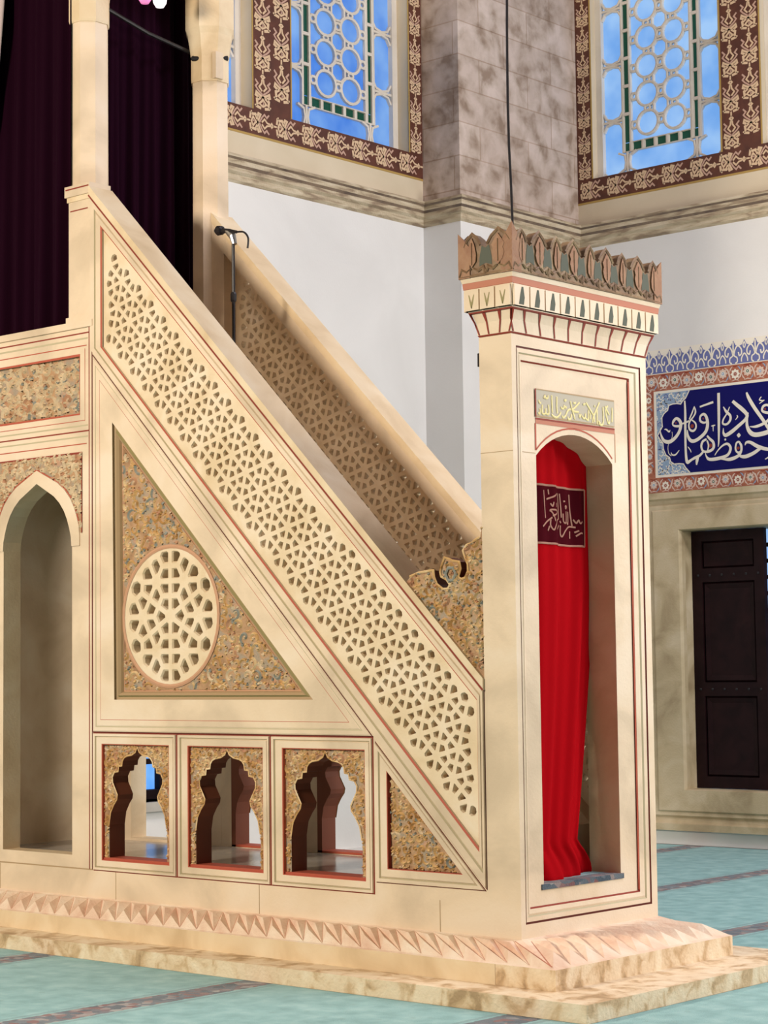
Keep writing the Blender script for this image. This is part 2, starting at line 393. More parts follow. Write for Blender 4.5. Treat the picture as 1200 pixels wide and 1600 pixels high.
def screen(mb, mp, pts, bound, half, w0, w1, mat, reach, cham=0.010, lim=0.03):
    """bound is a convex counter-clockwise polygon"""
    n = len(bound)
    for i, p in enumerate(pts):
        planes = []
        for j, q in enumerate(pts):
            if i == j: continue
            dx, dy = q[0] - p[0], q[1] - p[1]; d = hypot(dx, dy)
            if d < reach: planes.append((dx / d, dy / d, (dx * (p[0] + q[0]) + dy * (p[1] + q[1])) / 2 / d))
        cellp = list(bound); hole = rect(p[0] - reach, p[1] - reach, p[0] + reach, p[1] + reach)
        for k in range(n):
            a, b = bound[k], bound[(k + 1) % n]; ex, ey = b[0] - a[0], b[1] - a[1]; L = hypot(ex, ey)
            nx, ny = ey / L, -ex / L; c = nx * a[0] + ny * a[1]; hole = clip(hole, nx, ny, c - half * 0.4)
        for k in range(8):
            a = k * pi / 4 + .2; hole = clip(hole, cos(a), sin(a), p[0] * cos(a) + p[1] * sin(a) + lim)
            if not hole: break
        for a, b, c in planes:
            cellp = clip(cellp, a, b, c)
            hole = clip(hole, a, b, c - half)
            if len(cellp) < 3 or len(hole) < 3: break
        cellp = clean(cellp); hole = clean(hole, 0.003)
        if len(cellp) < 3: continue
        if len(hole) < 3 or abs(area2(hole)) < 1e-4:
            face(mb, mp, cellp, w1, mat); face(mb, mp, cellp, w0, mat); continue
        cx = sum(q[0] for q in hole) / len(hole); cy = sum(q[1] for q in hole) / len(hole)
        inner = [(cx + (q[0] - cx) * .80, cy + (q[1] - cy) * .80) for q in hole]
        face(mb, mp, cellp, w1, mat, [hole]); face(mb, mp, cellp, w0, mat, [hole])
        ringf(mb, mp, hole, w1, inner, w1 - cham, mat)
        ringf(mb, mp, inner, w1 - cham, inner, w0 + cham, mat)
        ringf(mb, mp, inner, w0 + cham, hole, w0, mat)

def cloth(mb, fn, nu, nv, mat, thick=None):
    """fn(s,t) -> point"""
    vs = [fn(i / nu, j / nv) for j in range(nv + 1) for i in range(nu + 1)]
    mb.add(vs, [[j * (nu + 1) + i, j * (nu + 1) + i + 1, (j + 1) * (nu + 1) + i + 1, (j + 1) * (nu + 1) + i] for j in range(nv) for i in range(nu)], mat)
def solidify(o, t):
    md = o.modifiers.new('thickness', 'SOLIDIFY'); md.thickness = t; md.offset = 0

# traced lettering and outlines, metres on their own planes
TILE_TEXT = [[(-3.96, 3.698, 0.0119), (-3.949, 3.727, 0.0238), (-3.918, 3.75, 0.0238), (-3.883, 3.726, 0.0306), (-3.872, 3.686, 0.0306), (-3.891, 3.628, 0.0289), (-3.938, 3.576, 0.0306), (-3.999, 3.547, 0.034), (-4.055, 3.564, 0.0289), (-4.084, 3.619, 0.017), (-4.088, 3.653, 0.0051)], [(-3.96, 3.698, 0.0119), (-3.935, 3.683, 0.0187), (-3.884, 3.678, 0.0221)], [(-3.874, 3.695, 0.0136), (-3.828, 3.703, 0.0153), (-3.783, 3.716, 0.017)], [(-3.826, 3.9, 0.0153), (-3.823, 3.793, 0.0221), (-3.826, 3.665, 0.0238), (-3.828, 3.537, 0.0221), (-3.826, 3.417, 0.0238), (-3.815, 3.352, 0.0289), (-3.783, 3.362, 0.0238), (-3.742, 3.385, 0.0153)], [(-3.729, 3.84, 0.0085), (-3.716, 3.791, 0.017), (-3.737, 3.751, 0.0136), (-3.773, 3.716, 0.0153), (-3.789, 3.678, 0.0153), (-3.78, 3.639, 0.0187), (-3.746, 3.623, 0.0204), (-3.717, 3.646, 0.017), (-3.719, 3.689, 0.0153), (-3.758, 3.723, 0.0119)], [(-3.73, 3.835, 0.0085), (-3.751, 3.786, 0.0136), (-3.783, 3.729, 0.0119)], [(-3.805, 3.637, 0.0085), (-3.802, 3.586, 0.0238), (-3.773, 3.54, 0.0306), (-3.723, 3.536, 0.0306), (-3.658, 3.569, 0.0306), (-3.612, 3.612, 0.0306), (-3.595, 3.67, 0.0306), (-3.604, 3.73, 0.0272), (-3.632, 3.762, 0.0238), (-3.668, 3.744, 0.0187), (-3.669, 3.706, 0.0204), (-3.635, 3.686, 0.0187), (-3.6, 3.691, 0.0153)], [(-3.67, 3.83, 0.0153), (-3.531, 3.859, 0.0204)], [(-3.475, 3.934, 0.0272), (-3.477, 3.803, 0.0272), (-3.481, 3.634, 0.0238), (-3.486, 3.508, 0.0153), (-3.493, 3.462, 0.0068)], [(-3.557, 3.649, 0.0085), (-3.537, 3.652, 0.0119), (-3.517, 3.654, 0.0085)], [(-3.539, 3.648, 0.0119), (-3.54, 3.601, 0.0051)], [(-3.43, 3.807, 0.0085), (-3.402, 3.762, 0.0238), (-3.364, 3.725, 0.0238), (-3.365, 3.683, 0.0221), (-3.4, 3.652, 0.0187), (-3.439, 3.66, 0.017), (-3.433, 3.697, 0.0153), (-3.397, 3.744, 0.0119), (-3.367, 3.801, 0.0085)], [(-3.336, 3.848, 0.0272), (-3.298, 3.815, 0.0323), (-3.242, 3.768, 0.0357), (-3.196, 3.717, 0.0323), (-3.211, 3.677, 0.0289), (-3.285, 3.625, 0.0306), (-3.354, 3.581, 0.034), (-3.413, 3.556, 0.0306), (-3.436, 3.579, 0.0204), (-3.435, 3.621, 0.0051)], [(-3.296, 3.722, 0.0068), (-3.29, 3.705, 0.0119), (-3.312, 3.682, 0.0051)], [(-3.194, 3.91, 0.017), (-3.172, 3.857, 0.0306), (-3.118, 3.768, 0.0323), (-3.054, 3.679, 0.0306), (-3.0, 3.599, 0.0272), (-2.919, 3.46, 0.0255)], [(-3.181, 3.733, 0.0085), (-3.197, 3.667, 0.0221), (-3.194, 3.608, 0.0306), (-3.162, 3.555, 0.0391), (-3.106, 3.534, 0.0391), (-3.001, 3.546, 0.0391), (-2.878, 3.58, 0.034)], [(-3.17, 3.61, 0.0068), (-3.113, 3.605, 0.0221), (-3.046, 3.62, 0.0255), (-2.989, 3.648, 0.0221), (-2.959, 3.695, 0.0153)], [(-3.048, 3.858, 0.0085), (-3.068, 3.834, 0.0102), (-3.04, 3.823, 0.0119), (-3.021, 3.826, 0.0068), (-3.04, 3.815, 0.0068), (-3.069, 3.801, 0.0068)], [(-2.957, 3.761, 0.0204), (-2.994, 3.782, 0.0204), (-3.032, 3.773, 0.0221), (-3.043, 3.736, 0.0204), (-2.996, 3.715, 0.0238), (-2.953, 3.72, 0.0221), (-2.957, 3.761, 0.017)], [(-3.603, 3.568, 0.017), (-3.579, 3.541, 0.0221), (-3.541, 3.504, 0.0255), (-3.543, 3.453, 0.0255), (-3.593, 3.428, 0.0238), (-3.647, 3.436, 0.0204), (-3.665, 3.48, 0.0204), (-3.649, 3.521, 0.0221), (-3.609, 3.539, 0.0187)], [(-3.605, 3.526, 0.0153), (-3.591, 3.483, 0.0153), (-3.602, 3.433, 0.0136)], [(-3.642, 3.436, 0.0204), (-3.682, 3.401, 0.0221), (-3.733, 3.384, 0.0238), (-3.783, 3.362, 0.017)], [(-3.703, 3.39, 0.0255), (-3.713, 3.357, 0.0289), (-3.719, 3.319, 0.0119)], [(-3.53, 3.389, 0.0068), (-3.494, 3.432, 0.0119), (-3.444, 3.47, 0.017), (-3.396, 3.479, 0.0221), (-3.368, 3.439, 0.0255), (-3.398, 3.383, 0.0255), (-3.487, 3.36, 0.0306), (-3.585, 3.359, 0.0272), (-3.618, 3.392, 0.0136), (-3.623, 3.417, 0.0051)], [(-3.428, 3.52, 0.0085), (-3.419, 3.519, 0.0204), (-3.409, 3.518, 0.0085)], [(-3.284, 3.491, 0.017), (-3.261, 3.455, 0.0221), (-3.263, 3.405, 0.0221), (-3.296, 3.395, 0.0187), (-3.318, 3.426, 0.017), (-3.309, 3.476, 0.017), (-3.284, 3.491, 0.017)], [(-3.263, 3.405, 0.0238), (-3.293, 3.366, 0.0272), (-3.371, 3.343, 0.0306), (-3.448, 3.349, 0.0136), (-3.487, 3.356, 0.0051)], [(-3.302, 3.547, 0.0034), (-3.282, 3.545, 0.0408), (-3.263, 3.543, 0.0034)], [(-3.223, 3.452, 0.0068), (-3.208, 3.476, 0.0204), (-3.165, 3.472, 0.0272), (-3.099, 3.433, 0.0323), (-3.006, 3.401, 0.0289), (-2.884, 3.383, 0.0255)], [(-3.071, 3.415, 0.0272), (-3.139, 3.378, 0.0306), (-3.216, 3.355, 0.0323), (-3.264, 3.359, 0.0238), (-3.292, 3.374, 0.0102)], [(-3.027, 3.316, 0.0085), (-2.994, 3.33, 0.0136)], [(-4.047, 3.663, 0.0051), (-4.027, 3.661, 0.0136), (-3.997, 3.637, 0.0136), (-3.986, 3.653, 0.0051)], [(-3.966, 3.634, 0.0042), (-3.968, 3.583, 0.0042), (-4.01, 3.517, 0.0042), (-4.007, 3.448, 0.0068), (-3.978, 3.42, 0.0068)], [(-3.982, 3.451, 0.0068), (-3.967, 3.428, 0.0119), (-3.932, 3.429, 0.0136), (-3.895, 3.465, 0.0051)], [(-3.804, 3.488, 0.0068), (-3.78, 3.456, 0.0102), (-3.771, 3.434, 0.0051)], [(-2.805, 3.846, 0.0255), (-2.812, 3.616, 0.0238), (-2.823, 3.419, 0.017)], [(-2.878, 3.58, 0.0306), (-2.766, 3.611, 0.0289), (-2.718, 3.656, 0.017)], [(-2.884, 3.383, 0.0255), (-2.773, 3.382, 0.0289), (-2.67, 3.423, 0.0221), (-2.632, 3.468, 0.0102)]]
TILE_RED = [(-3.754, 3.667, 0.0374), (-3.638, 3.723, 0.017), (-3.924, 3.71, 0.0153), (-3.573, 3.479, 0.0374), (-3.291, 3.434, 0.0289), (-3.014, 3.749, 0.0204)]
CARTOUCHE = [(-3.776, 3.951), (-3.817, 3.921), (-3.843, 3.906), (-3.869, 3.874), (-3.909, 3.883), (-3.954, 3.883), (-3.995, 3.874), (-4.007, 3.832), (-4.048, 3.805), (-4.07, 3.773), (-4.071, 3.73), (-4.067, 3.69), (-4.093, 3.654), (-4.12, 3.613), (-4.095, 3.576), (-4.066, 3.539), (-4.062, 3.487), (-4.038, 3.434), (-3.998, 3.405), (-3.989, 3.37), (-3.954, 3.345), (-3.899, 3.345), (-3.854, 3.338), (-3.835, 3.306), (-3.79, 3.282)]
PORTAL_TEXT = [[(0.211, 2.801), (0.223, 2.797), (0.229, 2.813), (0.224, 2.824)], [(0.248, 2.844), (0.244, 2.807), (0.258, 2.798), (0.273, 2.806), (0.274, 2.828)], [(0.273, 2.806), (0.285, 2.8), (0.3, 2.805), (0.298, 2.848)], [(0.219, 2.866), (0.225, 2.852), (0.236, 2.853)], [(0.261, 2.877), (0.27, 2.892), (0.276, 2.879), (0.294, 2.882), (0.294, 2.895)], [(0.327, 2.898), (0.327, 2.858), (0.33, 2.811)], [(0.369, 2.895), (0.367, 2.851), (0.369, 2.811)], [(0.321, 2.803), (0.347, 2.791), (0.372, 2.793), (0.396, 2.813), (0.394, 2.821)], [(0.4, 2.847), (0.409, 2.84), (0.425, 2.841), (0.428, 2.853), (0.443, 2.845), (0.446, 2.854)], [(0.429, 2.886), (0.438, 2.881), (0.447, 2.887)], [(0.408, 2.804), (0.42, 2.794), (0.439, 2.806), (0.458, 2.833), (0.483, 2.843)], [(0.457, 2.804), (0.462, 2.79), (0.481, 2.795), (0.488, 2.818)], [(0.481, 2.883), (0.495, 2.844), (0.518, 2.793)], [(0.558, 2.883), (0.532, 2.862), (0.495, 2.837), (0.531, 2.833), (0.55, 2.834)], [(0.505, 2.878), (0.517, 2.875), (0.527, 2.88)], [(0.556, 2.824), (0.558, 2.809), (0.571, 2.825)], [(0.577, 2.818), (0.592, 2.805), (0.605, 2.81), (0.609, 2.832)], [(0.605, 2.81), (0.63, 2.801), (0.635, 2.853)], [(0.614, 2.888), (0.65, 2.854), (0.681, 2.823), (0.686, 2.794)], [(0.649, 2.806), (0.65, 2.839)], [(0.731, 2.899), (0.701, 2.855), (0.674, 2.816), (0.67, 2.789)], [(0.589, 2.878), (0.601, 2.876), (0.607, 2.884)], [(0.71, 2.86), (0.708, 2.785)], [(0.762, 2.879), (0.762, 2.801), (0.743, 2.784), (0.721, 2.793)], [(0.718, 2.804), (0.736, 2.791)], [(0.778, 2.884), (0.815, 2.843)], [(0.804, 2.887), (0.784, 2.862), (0.807, 2.797), (0.82, 2.813)], [(0.842, 2.882), (0.842, 2.852), (0.839, 2.807)], [(0.683, 2.879), (0.692, 2.873)]]
CURTAIN_TEXT = [[(0.431, 2.443), (0.433, 2.384), (0.438, 2.302)], [(0.472, 2.448), (0.474, 2.423)], [(0.454, 2.398), (0.504, 2.413), (0.554, 2.432)], [(0.482, 2.378), (0.496, 2.365), (0.507, 2.386)], [(0.478, 2.336), (0.482, 2.346), (0.513, 2.347), (0.543, 2.344), (0.559, 2.337), (0.504, 2.319), (0.493, 2.316)], [(0.482, 2.341), (0.501, 2.319), (0.515, 2.29)], [(0.412, 2.258), (0.446, 2.282), (0.489, 2.307)], [(0.479, 2.297), (0.476, 2.267), (0.496, 2.245), (0.518, 2.269), (0.542, 2.293), (0.569, 2.302)], [(0.575, 2.436), (0.579, 2.388), (0.579, 2.302)], [(0.596, 2.435), (0.602, 2.366), (0.604, 2.313)], [(0.592, 2.296), (0.599, 2.285)], [(0.618, 2.334), (0.619, 2.297), (0.634, 2.286), (0.644, 2.298), (0.646, 2.347)], [(0.65, 2.292), (0.663, 2.285), (0.667, 2.346)], [(0.684, 2.435), (0.687, 2.347), (0.696, 2.275)], [(0.595, 2.273), (0.592, 2.231), (0.605, 2.216), (0.633, 2.247), (0.672, 2.269), (0.715, 2.267)], [(0.705, 2.308), (0.72, 2.29), (0.736, 2.305), (0.748, 2.289), (0.776, 2.3)], [(0.54, 2.25), (0.58, 2.272)], [(0.678, 2.246), (0.676, 2.209)], [(0.707, 2.241), (0.735, 2.251)], [(0.714, 2.222), (0.746, 2.238), (0.774, 2.239)], [(0.456, 2.239), (0.469, 2.263)], [(0.533, 2.371), (0.541, 2.381), (0.552, 2.377), (0.544, 2.365), (0.533, 2.371)], [(0.637, 2.367), (0.643, 2.375), (0.652, 2.371), (0.644, 2.361), (0.637, 2.367)], [(0.622, 2.397), (0.638, 2.398)]]
CURTAIN_FRAME = [(0.321, 2.471), (0.403, 2.47), (0.509, 2.469), (0.624, 2.466), (0.742, 2.463), (0.817, 2.467), (0.81, 2.33), (0.803, 2.172), (0.654, 2.171), (0.5, 2.175), (0.409, 2.176), (0.313, 2.176)]
SCROLL = [(-0.668, 2.018), (-0.605, 2.035), (-0.539, 2.041), (-0.514, 2.042), (-0.507, 2.006), (-0.49, 1.972), (-0.454, 1.948), (-0.422, 1.947), (-0.407, 1.969), (-0.431, 1.995), (-0.464, 2.01), (-0.47, 2.032), (-0.459, 2.065), (-0.44, 2.103), (-0.408, 2.093), (-0.387, 2.084), (-0.344, 2.077), (-0.338, 2.043), (-0.353, 2.005), (-0.335, 1.991), (-0.31, 1.998), (-0.292, 2.03), (-0.293, 2.063), (-0.312, 2.103), (-0.322, 2.13), (-0.3, 2.157), (-0.265, 2.166), (-0.243, 2.181), (-0.215, 2.191), (-0.204, 2.212), (-0.183, 2.211)]

# ================================================================== THE HALL
# floor
mb = MB(); box(mb, -9, -9, -0.2, 9, 9, -0.02, 'floor_marble'); mb.build('floor', kind='structure')

def walled(name, mp, u0, u1, holes_low, holes_up, depth):
    mb = MB(); zc = 5.53
    prism(mb, mp, rect(u0, -0.02, u1, zc), -depth, 0, 'plaster', holes_low, hside='frame_stone')
    prism(mb, mp, rect(u0, zc, u1, 9.0), -depth, 0, 'creamwall', holes_up, hside='creamwall')
    return mb.build(name, kind='structure')
UPZ0, UPZ1 = 6.065, 8.9
winA = [(1.96, 3.605), (4.05, 5.535)]
winB = [(-4.78, -3.385), (-2.98, -1.6)]
LOWA = (2.33, 3.55, 0.60, 2.42)
NICHE = (-3.87, -2.2, 0.485, 2.745)
walled('wall_left', WA, -5.0, YP, [rect(LOWA[0], LOWA[2], LOWA[1], LOWA[3])], [rect(a, UPZ0, b, UPZ1) for a, b in winA], 0.4)
walled('wall_right', WB, XP, 3.0, [rect(NICHE[0], NICHE[2], NICHE[1], NICHE[3])], [rect(a, UPZ0, b, UPZ1) for a, b in winB], 0.4)
mb = MB()
for z0, z1, mt in ((-0.02, 5.53, 'plaster'), (5.53, 9.0, 'pier')):
    box(mb, XA - 0.4, YP, z0, XP, YB + 0.4, z1, mt)
mb.build('wall_corner', kind='structure')

# cornice running round the recessed bay
mb = MB()
pathc = [(XA, -5.0), (XA, YP), (XP, YP), (XP, YB), (3.0, YB)]
def off_path(d):
    return [(XA + d, -5.0), (XA + d, YP - d), (XP + d, YP - d), (XP + d, YB - d), (3.0, YB - d)]
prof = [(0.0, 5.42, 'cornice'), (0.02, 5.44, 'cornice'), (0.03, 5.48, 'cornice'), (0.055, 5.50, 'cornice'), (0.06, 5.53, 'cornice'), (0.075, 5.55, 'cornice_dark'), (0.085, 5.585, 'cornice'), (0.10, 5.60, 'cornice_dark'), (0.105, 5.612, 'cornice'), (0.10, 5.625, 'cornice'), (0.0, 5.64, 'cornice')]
for (d0, z0, _), (d1, z1, mt) in zip(prof, prof[1:]):
    A = off_path(d0); B = off_path(d1)
    mb.add([(x, y, z0) for x, y in A] + [(x, y, z1) for x, y in B], [[i, i + 1, 5 + i + 1, 5 + i] for i in range(4)], mt)
mb.build('trim_1', kind='structure')
mb = MB(); prism(mb, WB, rect(XP, 0.0, 3.0, 0.125), 0, 0.05, 'plaster'); mb.build('baseboard_right', kind='structure')
mb = MB(); prism(mb, WA, rect(-5, 0.0, YP, 0.10), 0, 0.04, 'plaster'); mb.build('baseboard_left', kind='structure')

# tracery windows
def window(name, mp, a, b, pane, depth=0.13, z0=UPZ0, z1=UPZ1):
    root = thing(name, mp((a + b) / 2, z0, 0), kind='structure')
    fr = 0.065; ga, gb = a + fr, b - fr; gz = z0 + fr * .35; gt = z1 - fr
    f = MB(); prism(f, mp, rect(a, z0, b, z1), -depth - .04, -depth + .03, 'tracery', [rect(ga, gz, gb, gt)]); f.build('window_frame', root)
    g = MB(); prism(g, mp, rect(ga - .02, gz - .01, gb + .02, gt + .02), -depth - .03, -depth - .018, pane); g.build('glass', root)
    wd = gb - ga; s = wd / 1.30; t = MB(); wz = -depth
    X = lambda u: ga + u * s
    Z = lambda v: gz + v
    bar = lambda pts, w_=0.028, closed=False: ribbon(t, mp, [(X(u), Z(v)) for u, v in pts], wz + .012, 0.003, 'tracery', w_, closed, side=0.028)
    top = gt - gz
    gl, gr, gbm = 0.265, 1.035, 0.235        # centre lines of the green band
    gw = 0.042
    for e in (-gw, gw):
        bar([(gl + e, top), (gl + e, gbm + e), (gr - e, gbm + e), (gr - e, top)], 0.024)
    gg = MB()
    n = 0; v = gbm + .05
    while v < top - .02:
        v1 = min(v + 0.262, top)
        for c in (gl, gr): prism(gg, mp, [(X(c - gw), Z(v)), (X(c + gw), Z(v)), (X(c + gw), Z(v1)), (X(c - gw), Z(v1))], wz - .017, wz - .008, 'greenglass')
        bar([(gl - gw, v1), (gl + gw, v1)], 0.028); bar([(gr - gw, v1), (gr + gw, v1)], 0.028); v = v1
    k = 5; du = (gr - gl) / k
    prism(gg, mp, [(X(gl - gw), Z(gbm - gw)), (X(gr + gw), Z(gbm - gw)), (X(gr + gw), Z(gbm + gw)), (X(gl - gw), Z(gbm + gw))], wz - .017, wz - .008, 'greenglass')
    for i in range(k + 1):
        u = gl + .045 + i * (gr - gl - .09) / k; bar([(u, gbm - gw), (u, gbm + gw)], 0.034)
    gg.build('green_glass_border', root)
    # inner field of circles
    cu = (0.50, 0.80); r = 0.118; p = 0.265; v = 0.43; row = 0
    while v < top + .1:
        for u in cu:
            bar([(u + r * cos(a) , v + r * .95 * sin(a)) for a in [x * pi / 9 for x in range(18)]], 0.024, True)
        for u in (cu[0] - .15, (cu[0] + cu[1]) / 2, cu[1] + .15):
            q = 0.034; bar([(u + q * cos(a), v + q * sin(a)) for a in [x * pi / 3 for x in range(6)]], 0.020, True)
            bar([(u, v + q), (u + (0 if u != .65 else 0), v + p - q)], 0.014) if False else None
        for u in cu:
            q = 0.030; bar([(u + q * cos(a), v + p / 2 + q * sin(a)) for a in [x * pi / 3 for x in range(6)]], 0.018, True)
        um = (cu[0] + cu[1]) / 2; vm = v + p / 2
        bar([(um + 0.085 * cos(a), vm + 0.085 * sin(a)) for a in [x * pi / 4 + pi / 8 for x in range(8)]], 0.018, True)
        v += p
    # outer long panes
    for side in (0, 1):
        e0, e1 = (0.0, gl - gw) if not side else (gr + gw, 1.30)
        c0 = (e0 + e1) / 2; v = 0.50
        while v < top + .3:
            bar([(e0, v), (e1, v)], 0.022)
            for sg in (-1, 1):
                bar([(e0, v + sg * .085), (e0 + .035, v + sg * .03), (c0, v + sg * .012), (e1 - .035, v + sg * .03), (e1, v + sg * .085)], 0.020)
            v += 0.53
    for u in (gl, gr):
        sg = -1 if u == gl else 1
        bar([(u, gbm - gw), (u, 0)], 0.024)
        for s2 in (-1, 1):
            bar([(u + s2 * .10, 0), (u + s2 * .03, .035), (u + s2 * .018, (gbm - gw) / 2), (u + s2 * .03, gbm - gw - .03), (u + s2 * .10, gbm - gw)], 0.020)
    bar([(0, .02), (.02, 0)], 0.03); bar([(1.28, 0), (1.30, .02)], 0.03)
    t.build('tracery', root)
    return root
window('window_1', WA, *winA[1], 'pane_deep', 0.16)
window('window_2', WA, *winA[0], 'pane_deep', 0.16)
window('window_3', WB, *winB[0], 'pane_pale', 0.11)
window('window_4', WB, *winB[1], 'pane_pale', 0.11)

# low window seen through the arcade
w5 = thing('window_5', WA(2.9, 0.6, 0), kind='structure')
a, b, c, d = LOWA
mb = MB(); prism(mb, WA, rect(a, c, b, d), -.34, -.32, 'pane_low'); mb.build('glass', w5)
mb = MB(); prism(mb, WA, rect(a, c, b, d), -.32, -.24, 'wood', [rect(a + .04, c + .07, b - .04, d - .05)])
for i in range(1, 5): u = a + .04 + (b - a - .08) * i / 5; prism(mb, WA, rect(u - .022, c + .06, u + .022, d - .04), -.31, -.25, 'wood')
for i in range(1, 8): v = c + .07 + (d - c - .12) * i / 8; prism(mb, WA, rect(a, v - .02, b, v + .02), -.315, -.255, 'wood')
mb.build('window_frame', w5)
mb = MB(); prism(mb, WA, rect(a - .05, c - .07, b + .05, c), -.3, .05, 'floor_marble'); mb.build('window_sill', w5)

# painted borders round the upper windows
def motif_row(mb, mp, p0, dirv, nrm, length, wdt, off=0.0):
    """repeat of star and knot motifs along dirv"""
    per = 0.335 * wdt / 0.205; n = int(round(length / per)); per = length / n; k = wdt / 0.205
    for i in range(n):
        o = i * per
        def T(pts, w_, mat, closed=False):
            q = [(p0[0] + dirv[0] * (o + s * per) + nrm[0] * t * wdt, p0[1] + dirv[1] * (o + s * per) + nrm[1] * t * wdt) for s, t in pts]
            ribbon(mb, mp, q, .004, 0.0, mat, w_ * k, closed, side=0.002)
        c = 'border_cream'
        # knotted flower: two facing brackets with a pierced middle
        for sg in (-1, 1):
            T([(.06, .5 + sg * .10), (.09, .5 + sg * .36), (.15, .5 + sg * .30), (.26, .5 + sg * .33), (.33, .5 + sg * .12)], .023, c)
            T([(.09, .5 + sg * .40), (.13, .5 + sg * .38)], .024, c)
            T([(.33, .5 - sg * .06), (.40, .5 + sg * .20), (.46, .5 + sg * .38), (.38, .5 + sg * .40), (.32, .5 + sg * .22)], .020, c)
        T([(.11, .5), (.17, .5 + .19), (.28, .5), (.17, .5 - .19)], .018, c, True)
        T([(.16, .5), (.20, .5 + .07), (.23, .5)], .012, 'border_pink')
        # open star
        for sg in (-1, 1):
            T([(.40, .5), (.52, .5 + sg * .28), (.60, .5 + sg * .40), (.68, .5 + sg * .27), (.77, .5 + sg * .42)], .015, 'border_pink')
            T([(.50, .5 + sg * .04), (.60, .5 + sg * .20), (.70, .5 + sg * .06), (.80, .5 + sg * .04)], .016, c)
        T([(.82, .5), (.87, .5 + .09), (.92, .5), (.87, .5 - .09)], .016, c, True)
        T([(.92, .5), (1.06, .5)], .016, c)
def band(name_, mp, u0, v0, u1, v1, vertical, n=1):
    pass
def border(name, mp, u_left, u_right, wins, edge_w, label=None):
    """brown ground with openings for the windows, motif rows along it"""
    root = thing(name, mp((u_left + u_right) / 2, 5.86, 0), kind='structure')
    z0, z1 = 5.855, 8.98
    g = MB(); prism(g, mp, rect(u_left, z0, u_right, z1), 0.0, 0.002, 'border_brown', [rect(a, UPZ0, b, 8.92) for a, b in wins if b < u_right])
    g.build('painted_ground', root)
    mo = MB(); h = UPZ0 - z0
    motif_row(mo, mp, (u_left + .02, z0 + .012), (1, 0), (0, 1), u_right - u_left - .04, h - .02)
    xs = [u_left] + [x for w in wins for x in w]
    for i in range(0, len(xs) - 1, 2):
        l, r = xs[i], xs[i + 1]
        if r - l > .3:
            m_ = (l + r) / 2; motif_row(mo, mp, (l + .01, z0 + h), (0, 1), (1, 0), 2.9, m_ - l - .015); motif_row(mo, mp, (m_ + .005, z0 + h + .1), (0, 1), (1, 0), 2.8, r - m_ - .015)
        else: motif_row(mo, mp, (l + .008, z0 + h), (0, 1), (1, 0), 2.9, r - l - .016)
    if xs[-1] < u_right: motif_row(mo, mp, (xs[-1] + .005, z0 + h), (0, 1), (1, 0), 2.9, u_right - xs[-1] - .012)
    mo.build('painted_motifs', root)
    ln = MB(); prism(ln, mp, rect(u_left, z0 - .018, u_right, z0), 0, .003, 'ochre')
    for a, b in wins:
        for x in (a, b): prism(ln, mp, rect(x - .007, UPZ0, x + .007, 8.92), 0, .004, 'ochre')
    ln.build('ochre_outline', root)
border('trim_2', WA, 1.7, 5.71, winA, .17)
border('trim_3', WB, -4.95, -1.3, [(a, b) for a, b in winB], .17)

# carpets
mb = MB(); MAPF = lambda u, v, w: (u, v, w)
SLAB = [(-4.6, -0.395), (0.66, -0.395), (0.66, 1.62), (-4.6, 1.62)]
prism(mb, MAPF, [(-5.32, -8.5), (8.5, -8.5), (8.5, 1.10), (0.663, 1.10), (0.663, -0.398), (-5.32, -0.398)], -0.018, 0.0, 'carpet_front')
tag(mb.build('carpet', label='turquoise carpet with dark speckled bands in front of the pulpit steps', loc=(0, 0, 0)), cat='carpet', group='turquoise prayer carpets')
mb = MB(); prism(mb, MAPF, [(-4.9, 1.66), (0.663, 1.66), (0.663, 1.12), (8.5, 1.12), (8.5, 7.36), (-4.9, 7.36)], -0.018, 0.0, 'carpet_back')
tag(mb.build('carpet', label='turquoise carpet running behind the pulpit to the tiled right wall', loc=(0, 0, 0)), cat='carpet', group='turquoise prayer carpets')

# stone surround and shutters of the niche in the right wall
st = thing('trim_4', WB(-3.2, .12, 0), kind='structure')
mb = MB()
a, b, c, d = NICHE
O = rect(-4.40, .125, -1.7, 3.09); I = rect(a, c, b, d)
prism(mb, WB, O, 0.0, 0.05, 'frame_stone', [I])
steps(mb, WB, O, I, [(0, .05), (.0, .10, 'frame_stone'), (.16, .10, 'frame_stone'), (.20, .06, 'frame_stone'), (.30, .055, 'frame_stone'), (.36, .075, 'frame_stone'), (.44, .07, 'frame_stone'), (.48, .085, 'frame_stone'), (.97, .08, 'frame_stone'), (1.0, .05, 'frame_stone')])
mb.build('stone_surround', st)
sh = thing('shutter', WB(-3.4, .5, -.12), 'dark wooden window shutter with recessed panels inside the stone surround', 'shutter')
def shutter(root, mp, u0, u1, z0, z1, w):
    f = MB(); pz = [(z0 + .10, z0 + .80), (z0 + .92, z0 + 1.80), (z0 + 1.92, z1 - .09)]
    hs = [rect(u0 + .10, p, u1 - .10, q) for p, q in pz]
    prism(f, mp, rect(u0, z0, u1, z1), w - .05, w, 'wood', hs); f.build('frame', root)
    for p, q in pz:
        g = MB(); A = rect(u0 + .10, p, u1 - .10, q); B = rect(u0 + .16, p + .06, u1 - .16, q - .06)
        steps(g, mp, A, B, [(0, w - .03), (.3, w - .01, 'wood'), (1, w - .025, 'wood')]); face(g, mp, B, w - .025, 'wood'); g.build('panel', root)
    n = MB()
    for zz in (z0 + .86, z0 + 1.86):
        for i in range(6):
            u = u0 + .06 + i * (u1 - u0 - .12) / 5; c_ = mp(u, zz, w + .002); lathe(n, (c_[0], c_[1], c_[2] - .01), [(.009, 0), (.012, .01), (.009, .02)], 'iron', 6)
    n.build('stud', root, kind='stuff')
shutter(sh, WB, a + .005, -3.135, c + .005, d - .005, -.10)
